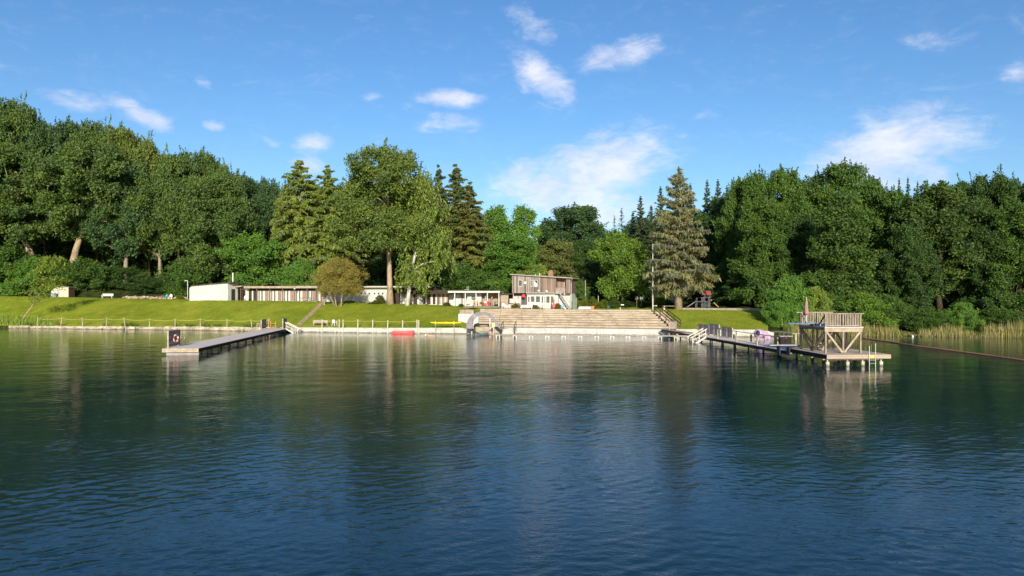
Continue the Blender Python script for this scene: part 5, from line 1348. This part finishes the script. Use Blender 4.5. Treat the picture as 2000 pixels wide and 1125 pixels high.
cafe_table(941, .55, 'orange wooden table in the middle of the café front'); cafe_table(969, .9, 'dark table at the right end of the café', DKBR)
dup(c0, on_cafe(913, .6), can + R(160), 'white plastic chair at the left café post')
t = thing('bin', 'round red bin between the two standing men at the café', 'bin', on_cafe(955.5, -.35)); ob('body', MB().lathe([(0, 0), (.24, 0), (.31, .75), (.32, .80), (.28, .80), (.26, .72), (0, .7)], 0, 0, 0, 16), RED, t, smooth=True); ob('rim', MB().torus((0, 0, .8), .31, .03, 'Z', 16, 6), RED, t)
def parasol(label, loc):
    t = thing('parasol', label, 'parasol', loc)
    ob('pole', MB().tube([(0, 0, 0), (0, 0, 2.6)], .035, 8), WPAINT, t); ob('base', MB().tube([(0, 0, 0), (0, 0, .1)], .3, 12), CONC, t)
    ob('canopy', MB().lathe([(.05, .75), (.28, .85), (.26, 1.2), (.14, 1.45), (.16, 1.9), (.09, 2.3), (.02, 2.62)], 0, 0, 0, 12), mat('red parasol cloth', (.55, .12, .13), .8, .35, 4), t, smooth=True)
parasol('furled red parasol in front of the kiosk windows', gp(1081.5, 119.6))

# low brick planters and terrace plants
for (x0, x1, Yp, lab) in ((977, 1015, 121.9, 'low brick planter wall between the café and the kiosk bench'), (1016, 1082, 121.0, 'low brick edging before the kiosk'), (1083, 1128, 119.9, 'low brick edging at the foot of the outside stairs')):
    q0, q1 = gp(x0, Yp), gp(x1, Yp - .5); t = thing('planter', lab, 'planter', q0, math.atan2(q1.y - q0.y, q1.x - q0.x)); Lq = (q1 - q0).length
    ob('wall', MB().b2(0, Lq, 0, .25, -.25, .34), BRICK, t); ob('coping', MB().b2(-.02, Lq + .02, -.03, .28, .343, .40), TAN, t)
def plant(x, Y, w, h, col, label, name='garden_bush', key='bush_a', group=None):
    g = gp(x, Y); yt = 572 + F * (H - g.z - h) / Y
    return tree(key, x, yt, w * F / Y / 2, Y, col, label, group, 'dark', name)
YGR = (.16, .17, .03)
for a_ in ((1010, 122.6, 2.6, .95, YGR, 'yellow-green plants in the brick planter before the entrance'), (1044, 121.9, 1.8, .75, YGR, 'reddish-green potted plants between the two terrace benches'), (1089, 120.9, 1.5, 1.1, (.20, .14, .03), 'golden bush at the foot of the outside stairs'),
           (1125, 124.5, 2.0, 1.5, YGR, 'tall yellow grasses right of the green netting'), (1140, 124.8, 2.2, 1.4, YGR, 'yellow-green bush behind the cream white bench'), (1158, 125, 1.6, 2.0, (.09, .13, .02), 'dome-shaped bush right of the wooden pole'),
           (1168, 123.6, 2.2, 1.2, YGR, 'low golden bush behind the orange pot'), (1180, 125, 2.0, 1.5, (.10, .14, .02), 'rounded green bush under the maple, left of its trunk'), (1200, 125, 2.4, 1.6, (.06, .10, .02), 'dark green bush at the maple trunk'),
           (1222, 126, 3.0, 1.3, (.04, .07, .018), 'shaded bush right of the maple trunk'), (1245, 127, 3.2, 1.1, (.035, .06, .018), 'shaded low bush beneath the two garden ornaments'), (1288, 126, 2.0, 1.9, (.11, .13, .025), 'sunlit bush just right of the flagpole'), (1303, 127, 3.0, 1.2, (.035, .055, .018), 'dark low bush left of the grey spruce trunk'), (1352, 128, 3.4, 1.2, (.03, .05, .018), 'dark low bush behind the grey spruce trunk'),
           (742, 128.9, 2.0, 1.6, (.09, .11, .03), 'loose flowering shrub at the right end of the shower house wall'), (735, 128.4, 2.8, .55, (.14, .17, .03), 'low bright plants below the flowering shrub'), (683, 129.6, 2.4, .5, (.13, .17, .03), 'low bright plants behind the brown tree stems'), (872, 125.2, 1.6, .7, (.08, .12, .02), 'green plants left of the café pavilion'), (900, 124.9, 1.4, .6, (.09, .12, .02), 'small plants between the first café posts'),
           (352, 140.2, 1.5, .8, YGR, 'tuft of bright plants in the rubble bed'), (930, 107.4, 1.3, .9, (.09, .13, .02), 'small bush under the left leg of the slide by the white wedge wall')):
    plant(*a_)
def pot(px, Y, label):
    t = thing('flower_pot', label, 'pot', gp(px, Y)); ob('body', MB().lathe([(0, 0), (.24, 0), (.34, .75), (.38, .78), (.38, .9), (.32, .9), (.30, .8), (0, .78)], 0, 0, 0, 16), mat('terracotta', (.50, .22, .08), .8, .15, 3), t, smooth=True); ob('soil', MB().tube([(0, 0, .8), (0, 0, .82)], .29, 14), DARKW, t)
pot(1157, 118.8, 'tall orange flower pot next to the cream white bench')
t = thing('grill', 'small pale grill on thin legs under the maple', 'grill', gp(1215.5, 121.5)); ob('tray', MB().b2(-.24, .24, -.15, .15, .62, .72), STEEL, t)
for sx in (-1, 1):
    for sy in (-1, 1): ob('leg', MB().b2(sx * .2 - .012, sx * .2 + .012, sy * .12 - .012, sy * .12 + .012, 0, .617), DKMET, t)
for px, hh, lab in ((1211.3, .9, 'short pale marker post on the terrace edge right of the green chair'), (1105, .95, 'short pale marker post on the terrace edge below the outside stairs'),):
    t = thing('marker_post', lab, 'post', gp(px, 117.8 if px > 1200 else 119.2)); ob('shaft', MB().b2(-.05, .05, -.05, .05, -.1, hh * .8), WPAINT, t); ob('cap', MB().b2(-.06, .06, -.06, .06, hh * .8 + .003, hh * .8 + .04), WPAINT, t)
t = thing('marker_post', 'short white post where the earth path meets the shower house', 'post', gp(633.5, 127.6)); ob('shaft', MB().b2(-.07, .07, -.07, .07, -.1, 1.1), WPAINT, t); ob('cap', MB().b2(-.09, .09, -.09, .09, 1.103, 1.16), WPAINT, t)
fp = thing('flagpole', 'tall bare white flagpole at the top right corner of the terrace', 'flagpole', gp(1275, 117.6)); ob('pole', MB().tube([(0, 0, -.1), (0, 0, 5), (0, 0, 10.7)], [.10, .085, .05], 10), WPAINT, fp, smooth=True); ob('finial', MB().ball((0, 0, 10.78), .09), WPAINT, fp, smooth=True); ob('base_plate', MB().tube([(0, 0, -.1), (0, 0, .12)], .22, 12), CONC, fp)
t = thing('pole', 'brown wooden pole behind the cream white bench', 'pole', gp(1143.3, 126)); ob('shaft', MB().tube([(0, 0, 0), (0, 0, 4.7)], [.10, .085], 8), LUMBER, t); ob('cap', MB().lathe([(.1, 4.7), (.1, 4.76), (0, 4.82)], 0, 0, 0, 8), GREYW, t)
t = thing('pole', 'thin white pole in the garden bed left of the maple trunk', 'pole', gp(1168.6, 124.5)); ob('shaft', MB().tube([(0, 0, 0), (0, 0, 2.0)], .045, 8), WPAINT, t); ob('cap', MB().ball((0, 0, 2.02), .06), WPAINT, t)
for px, m_c, lab in ((1243.5, mat('faded pink', (.42, .26, .25), .6, .3, 4), 'round pinkish garden ornament on a stick in the shade'), (1252.5, mat('pale green grey', (.34, .40, .34), .6, .3, 4), 'round pale green garden ornament on a stick in the shade')):
    t = thing('garden_ornament', lab, 'ornament', gp(px, 125.5)); ob('stick', MB().tube([(0, 0, 0), (0, 0, 1.35)], .03, 6), GREYW, t); ob('disc', MB().lathe([(0, 1.95), (.16, 1.92), (.27, 1.75), (.27, 1.5), (.15, 1.36), (0, 1.34)], 0, 0, 0, 12), m_c, t, smooth=True)
t = thing('sign', 'blue notice board in the shade left of the grey spruce trunk', 'sign', gp(1313.5, 128)); ob('plate', MB().b2(-.28, .28, -.02, .02, 1.2, 1.95), mat('blue sign', (.20, .24, .50), .5, .15, 4), t); ob('post', MB().b2(-.03, .03, .023, .07, 0, 1.9), GREYW, t)
t = thing('water_trough', 'small white basin beside the foot of the flagpole', 'basin', gp(1279, 118.6)); ob('bowl', MB().lathe([(0, .45), (.25, .48), (.42, .70), (.40, .72), (.22, .55), (0, .52)], 0, 0, 0, 14), WPL, t, smooth=True); ob('stand', MB().tube([(0, 0, 0), (0, 0, .46)], .06, 8), STEEL, t)

# playground
PGREY_SHADE = mat('shaded blue grey pipe', (.085, .095, .115), .5, .2, 4); PRED_SHADE = mat('shaded red plastic', (.24, .012, .03), .5, .2, 3)  # both colours darkened to carry the shade the tower stands in
pg = thing('play_tower', 'playground tower with red roof, ladder and two slides in the shade', 'play tower', gp(1372.5, 122.5), R(-4))
for x in (-1.0, 0, .35, 1.2):
    for y in (0, 1.1): ob('post', MB().b2(x - .05, x + .05, y - .05, y + .05, 0, 1.75 if x < .2 else 2.45), PGREY_SHADE, pg)
ob('floor', MB().b2(-1.05, 1.25, -.03, 1.13, 1.10, 1.18), DKBR, pg)
ob('crossbar', MB().b2(-1.0, 1.2, -.04, .04, 1.76, 1.82).b2(-.95, -.05, -.04, .04, 1.02, 1.095), PGREY_SHADE, pg)
for k in range(5): ob('rung', MB().b2(.4, 1.15, -.10, -.053, .18 + k * .22, .25 + k * .22), PGREY_SHADE, pg)
ob('roof', MB().prism([(-.15, 1.95 + .3), (1.45, 1.95 + .3), (1.25, 2.9), (.1, 2.9)], -.2, 1.3), PRED_SHADE, pg)
ob('slide', MB().bar((-1.1, .55, 1.1), (-2.6, .55, .12), .45, .09), GREYW, pg); ob('slide', MB().bar((1.9, .3, .95), (2.7, .1, .15), .4, .12), mat('ochre slide', (.42, .26, .08), .5, .15, 3), pg)
ob('net_hanger', MB().ball((1.42, -.1, 1.33), .14), GREYW, pg)
q0, q1 = gp(1333, 117.2), gp(1512, 113.4); t = thing('timber_edging', 'long low timber edging between the right lawn and the playground', 'edging', q0, math.atan2(q1.y - q0.y, q1.x - q0.x)); Lq = (q1 - q0).length
ob('beam', MB().b2(0, Lq, 0, .25, -.3, .27), GREYW, t)
for k in range(7): ob('peg', MB().b2(Lq * (k + .3) / 7 - .08, Lq * (k + .3) / 7 + .08, -.103, -.003, -.3, .33), LUMBER, t)

# things on the left lawn
ht = thing('hut', 'little slanted hut of pale upright boards before the left wood', 'hut', gp(99, 141.4), R(-6))
ob('wall', MB().prism([(0, -.1), (3.75, -.1), (3.75, 1.85), (1.1, 1.95), (.1, 1.1)], 0, 1.7), HUTW, ht); ob('roof', MB().prism([(1.0, 1.96), (3.95, 1.86), (3.95, 1.95), (.98, 2.06)], -.12, 1.9), ROOFG, ht); ob('end_boards', MB().b2(3.753, 3.82, .02, 1.68, -.1, 1.82), BROWN, ht)
t = thing('bin', 'blue bin with a pale lid at the left corner of the little hut', 'bin', gp(105, 140.2)); ob('body', MB().lathe([(0, 0), (.22, 0), (.3, .85), (0, .85)], 0, 0, 0, 12), mat('dusty blue', (.20, .30, .42), .6, .15, 4), t, smooth=True); ob('lid', MB().lathe([(.33, .853), (.33, .92), (0, .98)], 0, 0, 0, 12), WPL, t, smooth=True)
rb = MB(); rr = random.Random(8)
for k in range(90):
    px = rr.uniform(238, 364); Y = rr.uniform(140.6, 142.2); g = gp(px, Y); s = rr.uniform(.14, .36)
    n0 = len(rb.v); rb.ball((g.x, g.y, g.z + rr.uniform(0, .32)), (s * rr.uniform(.9, 1.6), s, s * rr.uniform(.55, .9)), 7, 5)
    rb.v[n0:] = [(x + rr.uniform(-.05, .05), y + rr.uniform(-.05, .05), z + rr.uniform(-.05, .05)) for x, y, z in rb.v[n0:]]
tag(ob('rubble_wall', rb, STONE), 'low wall of loose pale stones at the back of the left lawn', 'wall')
t = thing('log', 'dark log lying at the left edge of the lawn under the shrubs', 'log', gp(6, 141.5)); ob('trunk', MB().tube([(-1, 0, .2), (1.2, .1, .22)], [.24, .2], 10), DARKW, t); ob('cut_face', MB().tube([(1.203, .1, .22), (1.22, .1, .22)], .18, 10), TAN, t)

# ------------------------------------------------------------------ water things on the right
ll = thing('play_slide', 'lilac rounded play slide with a dark opening standing in the shallow pool', 'play slide', on(1487, 662.5), R(8))
ob('dome', MB().ball((-.35, 0, .72), (.62, .6, .62), 18, 12), LILAC, ll, smooth=True); ob('opening', MB().ball((-.62, -.32, .78), (.30, .30, .38), 14, 10), NAVY, ll, smooth=True)
ob('chute', MB().tube([(-.2, 0, .85), (.35, -.05, .72), (.75, -.1, .4), (1.0, -.15, .05)], [.45, .42, .38, .34], 14), LILAC, ll, smooth=True)
for x in (-.55, .45): ob('foot', MB().tube([(x, -.25, -.6), (x, -.25, .35)], .13, 10), LILAC, ll)
for px, py, lab in ((1433.5, 661, 'dark mooring post nearest to the wind screens'), (1467, 661.5, 'dark mooring post just left of the lilac play slide'), (1499.5, 661.5, 'dark mooring post just right of the lilac play slide')):
    p = on(px, py); t = thing('mooring_post', lab, 'post', (p.x, p.y, 0)); ob('shaft', MB().tube([(0, 0, -.8), (0, 0, .5)], .11, 9), DARKW, t); ob('cap', MB().tube([(0, 0, .5), (0, 0, .55)], .13, 9), DARKW, t)
p = on(1534, 677); t = thing('slatted_box', 'dark slatted timber box in the water beside the narrow jetty', 'box', (p.x, p.y + .4, 0), R(5))
m_ = MB()
for k in range(9): m_.b2(-.62 + k * .145, -.51 + k * .145, -.45, -.40, -.3, 1.1); m_.b2(-.62 + k * .145, -.51 + k * .145, .40, .45, -.3, 1.1)
ob('slats', m_, DARKW, t); ob('top_frame', MB().b2(-.72, .78, -.5, .5, 1.103, 1.2), GREYW, t)
t = thing('landing_stage', 'short grey plank landing stage at the end of the concrete wall', 'landing stage', (0, 0, 0))
q0, q1 = at(1512, 648.5, 95.5), at(1556, 652.5, 91); q0.z = q1.z = .85
ob('deck', MB().bar(q0, q1, 1.3, .12), GREYW, t); dl = (q1 - q0)
for k in (.1, .5, .9): u = q0 + dl * k; ob('pile', MB().tube([(u.x, u.y - .5, -1), (u.x, u.y - .5, .78)], .08, 8), WPAINT if k > .6 else DARKW, t)
fl = thing('float_line', 'long orange float line across the water to the right edge', 'float line', (0, 0, 0))
pts = [on(x, y) for x, y in ((1684, 661), (1740, 668.5), (1785, 676), (1830, 682), (1880, 688.5), (1940, 696.5), (2000, 705), (2080, 716), (2200, 733))]
m_ = MB(); fine = []
for a_, c_ in zip(pts, pts[1:]): fine += [a_.lerp(c_, k / 8) for k in range(8)]
m_.tube([(p.x, p.y, .06) for p in fine], .075, 7); ob('tube', m_, FLOAT, fl, smooth=True)
for k in range(6, len(fine) - 1, 9): ob('joint', MB().tube([(fine[k].x, fine[k].y, .03), tuple(fine[k].lerp(fine[k + 1], .12) + Vector((0, 0, .03)))], .085, 8), DKMET, fl)
t = thing('buoy', 'tiny white buoy floating before the reeds', 'buoy', on(1782.5, 657.6)); ob('ball', MB().ball((0, 0, .06), .13), WPL, t, smooth=True); ob('ring', MB().torus((0, 0, .2), .04, .02, 'Y', 10, 5), STEEL, t)

# ------------------------------------------------------------------ people
def skin_mesh(name, joints, edges, m, parent, sub=2):
    me = bpy.data.meshes.new(name); me.from_pydata([j[0] for j in joints], edges, []); me.materials.append(m)
    o_ = bpy.data.objects.new(name, me); link(o_, parent)
    sk = o_.modifiers.new('skin', 'SKIN'); sk.use_smooth_shade = True
    for i, j in enumerate(joints): me.skin_vertices[0].data[i].radius = j[1] if isinstance(j[1], tuple) else (j[1], j[1])
    me.skin_vertices[0].data[0].use_root = True
    ss_ = o_.modifiers.new('sub', 'SUBSURF'); ss_.levels = sub; ss_.render_levels = sub
    return o_
def fingers(mb, c, dirv, s=1):
    for k in range(4):
        b_ = Vector(c) + Vector((.018 * (k - 1.5), 0, 0)); L_ = (.07, .08, .076, .06)[k]
        mb.tube([b_, b_ + Vector(dirv) * L_ * .5, b_ + Vector(dirv) * L_ + Vector((0, -.015, 0))], [.010, .009, .007], 5)
    b_ = Vector(c) + Vector((-.04 * s, -.01, -.0)) - Vector(dirv) * .03; mb.tube([b_, b_ + Vector((-.02 * s, -.02, 0)) + Vector(dirv) * .045], [.011, .008], 5)
def man(label, loc, rz, shirt, trousers, hair, arms='side', hat=None, shorts=False):
    t = thing('person', label, 'person', loc, rz)
    J_ = [((0, 0, .95), (.15, .11)), ((0, .0, 1.15), (.14, .10)), ((0, 0, 1.38), (.17, .105)), ((0, 0, 1.50), (.06, .06)), ((0, -.01, 1.60), (.075, .09)), ((0, -.01, 1.72), (.07, .085)),
          ((-.10, 0, .88), .095), ((-.11, -.02, .50), .065), ((-.11, .02, .10), .045), ((-.11, -.10, .04), .04), ((.10, 0, .88), .095), ((.12, -.02, .50), .065), ((.13, .02, .10), .045), ((.14, -.10, .04), .04)]
    E = [(0, 1), (1, 2), (2, 3), (3, 4), (4, 5), (0, 6), (6, 7), (7, 8), (8, 9), (0, 10), (10, 11), (11, 12), (12, 13)]
    if arms == 'side': A_ = [((-.21, 0, 1.42), .055), ((-.26, .02, 1.14), .042), ((-.25, -.06, .90), .034), ((-.25, -.08, .83), .036), ((.21, 0, 1.42), .055), ((.26, .02, 1.14), .042), ((.25, -.06, .90), .034), ((.25, -.08, .83), .036)]
    else: A_ = [((-.21, 0, 1.42), .055), ((-.27, -.05, 1.15), .042), ((-.05, -.24, 1.18), .034), ((.02, -.25, 1.19), .036), ((.21, 0, 1.42), .055), ((.27, -.05, 1.15), .042), ((.06, -.27, 1.24), .034), ((-.01, -.27, 1.25), .036)]
    J_ += A_; E += [(2, 14), (14, 15), (15, 16), (16, 17), (2, 18), (18, 19), (19, 20), (20, 21)]
    skin_mesh('body', J_, E, SKIN, t)
    hb = MB()
    for q, s in ((17, 1), (21, -1)): fingers(hb, J_[q][0], (0, -.25, -.95) if arms == 'side' else (s * .8, -.2, 0), s)
    ob('fingers', hb, SKIN, t, smooth=True)
    sh_ = [((0, 0, .96), (.165, .125)), ((0, 0, 1.15), (.16, .118)), ((0, 0, 1.38), (.19, .12)), ((0, 0, 1.46), (.09, .08))] + [(A_[0][0], .072), (tuple(Vector(A_[0][0]).lerp(Vector(A_[1][0]), .75)), .062), (A_[4][0], .072), (tuple(Vector(A_[4][0]).lerp(Vector(A_[5][0]), .75)), .062)]
    skin_mesh('shirt', sh_, [(0, 1), (1, 2), (2, 3), (2, 4), (4, 5), (2, 6), (6, 7)], shirt, t)
    kz = .52 if shorts else .12
    tq = [((0, 0, .97), (.16, .12)), ((-.10, 0, .86), .112), ((-.11, -.02, .52), .088), ((.10, 0, .86), .112), ((.12, -.02, .52), .088)]; te = [(0, 1), (1, 2), (0, 3), (3, 4)]
    if not shorts: tq += [((-.11, .02, .14), .07), ((.13, .02, .14), .07)]; te += [(2, 5), (4, 6)]
    skin_mesh('shorts' if shorts else 'trousers', tq, te, trousers, t)
    ob('shoes', MB().ball((-.11, -.06, .035), (.055, .14, .045), 10, 6).ball((.14, -.06, .035), (.055, .14, .045), 10, 6), DKMET, t, smooth=True)
    ob('hair', MB().ball((0, .025, 1.735), (.093, .105, .085), 14, 8), hat or hair, t, smooth=True)
    if hat: ob('cap_brim', MB().ball((0, -.10, 1.735), (.085, .10, .012), 12, 6), hat, t, smooth=True)
    ob('face', MB().ball((-.032, -.098, 1.665), .011, 6, 4).ball((.032, -.098, 1.665), .011, 6, 4).b2(-.025, .025, -.106, -.096, 1.595, 1.603), DARKW, t)
    ob('ears', MB().ball((-.083, 0, 1.66), (.014, .025, .035), 8, 6).ball((.083, 0, 1.66), (.014, .025, .035), 8, 6).ball((0, -.108, 1.635), (.014, .022, .026), 8, 6), SKIN, t, smooth=True)
    return t
man('standing man in grey-blue shirt, white shorts and pale cap at the café', on_cafe(949, -.28, -.03), R(20), mat('grey blue cloth', (.20, .22, .30), .85, .15, 6), mat('white cloth', (.72, .70, .64), .85, .08, 6), DARKW, 'side', mat('pale cap', (.6, .55, .48), .8, .1, 6), True)
man('standing man in dark vest and blue-grey jeans with folded arms at the café', on_cafe(961.5, -.20, -.03), R(-30), mat('dark vest cloth', (.035, .032, .04), .85, .2, 6), mat('jeans', (.20, .22, .28), .85, .2, 6), mat('reddish hair', (.16, .09, .05), .7, .2, 10), 'folded')
# a bather standing at the pool edge and a swimmer
p = on(957.5, 660.0)
bt_ = thing('person', 'bather in a black swimsuit wading beside the grey dinghy', 'person', (p.x, p.y, -.62), R(160))
JB = [((0, 0, .92), (.16, .12)), ((0, .02, 1.12), (.12, .09)), ((0, 0, 1.33), (.16, .1)), ((0, 0, 1.46), (.05, .05)), ((0, -.02, 1.55), (.07, .085)), ((0, -.02, 1.67), (.066, .08)), ((-.1, 0, .84), .1), ((-.1, -.02, .45), .065), ((-.1, .02, .08), .045), ((.1, 0, .84), .1), ((.11, -.02, .45), .065), ((.11, .02, .08), .045),
      ((-.2, 0, 1.36), .05), ((-.27, -.08, 1.12), .04), ((-.22, -.22, .98), .032), ((-.2, -.29, .95), .034), ((.2, 0, 1.36), .05), ((.27, -.08, 1.12), .04), ((.22, -.22, .98), .032), ((.2, -.29, .95), .034)]
skin_mesh('body', JB, [(0, 1), (1, 2), (2, 3), (3, 4), (4, 5), (0, 6), (6, 7), (7, 8), (0, 9), (9, 10), (10, 11), (2, 12), (12, 13), (13, 14), (14, 15), (2, 16), (16, 17), (17, 18), (18, 19)], SKIN, bt_)
skin_mesh('swimsuit', [((0, 0, .86), (.185, .14)), ((0, .02, 1.1), (.135, .105)), ((0, 0, 1.28), (.17, .115))], [(0, 1), (1, 2)], DKMET, bt_)
ob('hair', MB().ball((0, .02, 1.67), (.088, .10, .10), 14, 8), DARKW, bt_, smooth=True)
hb = MB(); fingers(hb, JB[15][0], (0, -.9, -.3), 1); fingers(hb, JB[19][0], (0, -.9, -.3), -1); ob('fingers', hb, SKIN, bt_, smooth=True)
p = on(842, 656.2)
sw_ = thing('person', 'swimmer in a white cap doing the crawl before the kayak rack', 'person', (p.x, p.y, 0), R(180))
JS = [((0, 0, .02), (.12, .16)), ((.25, 0, .03), (.10, .15)), ((.48, 0, .05), (.10, .17)), ((.62, 0, .07), .055), ((.73, 0, .09), (.075, .085)), ((-.4, -.1, -.02), .07), ((-.85, -.12, -.08), .045), ((-.4, .1, -.02), .07), ((-.85, .12, -.08), .045), ((.5, -.2, .07), .05), ((.55, -.28, .34), .042), ((.86, -.24, .16), .032), ((.93, -.23, .08), .03), ((.5, .2, .02), .05), ((.25, .3, -.15), .04)]
skin_mesh('body', JS, [(0, 1), (1, 2), (2, 3), (3, 4), (0, 5), (5, 6), (0, 7), (7, 8), (2, 9), (9, 10), (10, 11), (11, 12), (2, 13), (13, 14)], SKIN, sw_)
ob('swim_cap', MB().ball((.76, 0, .12), (.105, .09, .09), 14, 8), WPL, sw_, smooth=True)
hb = MB(); fingers(hb, JS[12][0], (.8, 0, -.5), 1); ob('fingers', hb, SKIN, sw_, smooth=True)

# ------------------------------------------------------------------ reeds, weeds and tufts
def blades(name, pts, hmin, hmax, wid, cols_tint, color, spread=.18, bend=.25, seed=1):
    rng = np.random.default_rng(seed); n = len(pts); P = np.array(pts, float)
    h = rng.uniform(hmin, hmax, n) * P[:, 3]; d = rng.normal(0, spread, (n, 2)); w = wid * rng.uniform(.6, 1.4, n); a = rng.uniform(0, math.pi, n)
    B = P[:, :3]; V = np.zeros((n, 5, 3)); off = np.stack([np.cos(a), np.sin(a), 0 * a], 1) * w[:, None]
    mid = B + np.stack([d[:, 0] * h * .4, d[:, 1] * h * .4, h * .55], 1); tip = B + np.stack([d[:, 0] * h + bend * rng.normal(0, 1, n) * h * .4, d[:, 1] * h, h], 1)
    V[:, 0] = B - off; V[:, 1] = B + off; V[:, 2] = mid + off * .8; V[:, 3] = mid - off * .8; V[:, 4] = tip
    fs = []
    for i in range(n): k = i * 5; fs += [(k, k + 1, k + 2, k + 3), (k + 3, k + 2, k + 4)]
    me = bpy.data.meshes.new(name); me.from_pydata(V.reshape(-1, 3).tolist(), [], fs)
    at_ = me.attributes.new('tint', 'FLOAT', 'POINT'); at_.data.foreach_set('value', np.repeat(np.clip(rng.normal(cols_tint, .22, n), 0, 1), 5).astype(np.float32))
    me.materials.append(LEAF); o_ = bpy.data.objects.new(name, me); o_.color = c4(color); link(o_); o_['kind'] = 'stuff'; return o_
rr = random.Random(2)
def reed_pts(x0, x1, n, off0, off1, hf):
    out_ = []
    for _ in range(n):
        px = rr.uniform(x0, x1); y, z = shore(px); Y = y + rr.uniform(off0, off1); X = (px - 1000) * Y / F
        out_.append((X, Y, max(-.2, ground(X, Y) - .05), hf(px) * rr.uniform(.7, 1)))
    return out_
def rh(px): return .55 + .45 * math.sin(px * .021) ** 2 + (.55 if px > 1925 else 0) + (.15 if px < 1700 else 0) - (.45 if 1755 < px < 1795 or 1880 < px < 1915 else 0)
blades('reeds', reed_pts(1545, 2120, 2800, -.9, 1.6, rh), .9, 2.25, .020, .55, (.42, .34, .18), .10, .15, 1)
blades('green_reeds', reed_pts(1530, 2120, 4800, -.5, 2.6, rh), .6, 1.7, .03, .5, (.19, .23, .06), .16, .3, 2)
blades('tall_weeds', reed_pts(-120, 112, 5200, .1, 3.6, lambda p: 1.25 - .006 * max(0, p)), .5, 1.35, .035, .5, (.27, .35, .06), .25, .4, 3)
tf = []
for cx, w, n in ((118, 8, 60), (205, 5, 40), (247, 10, 160), (262, 9, 160), (372, 10, 120), (402, 6, 60), (424, 9, 130), (484, 10, 130), (505, 12, 160), (522, 8, 90), (60, 10, 140), (345, 6, 40)):
    tf += reed_pts(cx - w, cx + w, n, -.3, .5, lambda p: 1)
blades('bank_tufts', tf, .3, .95, .035, .5, (.12, .17, .03), .4, .5, 4)
gr = []
for _ in range(26000):
    px = rr.uniform(-60, 1500)
    if 575 < px < 590 or 905 < px < 1312: continue
    ys, zs = knots(px); Y = ys[2] + (ys[3] + 1.5 - ys[2]) * rr.random(); X = (px - 1000) * Y / F
    gr.append((X, Y, ground(X, Y) - .02, 1))
blades('grass', gr, .06, .20, .03, .5, (.20, .26, .028), .4, .4, 5)
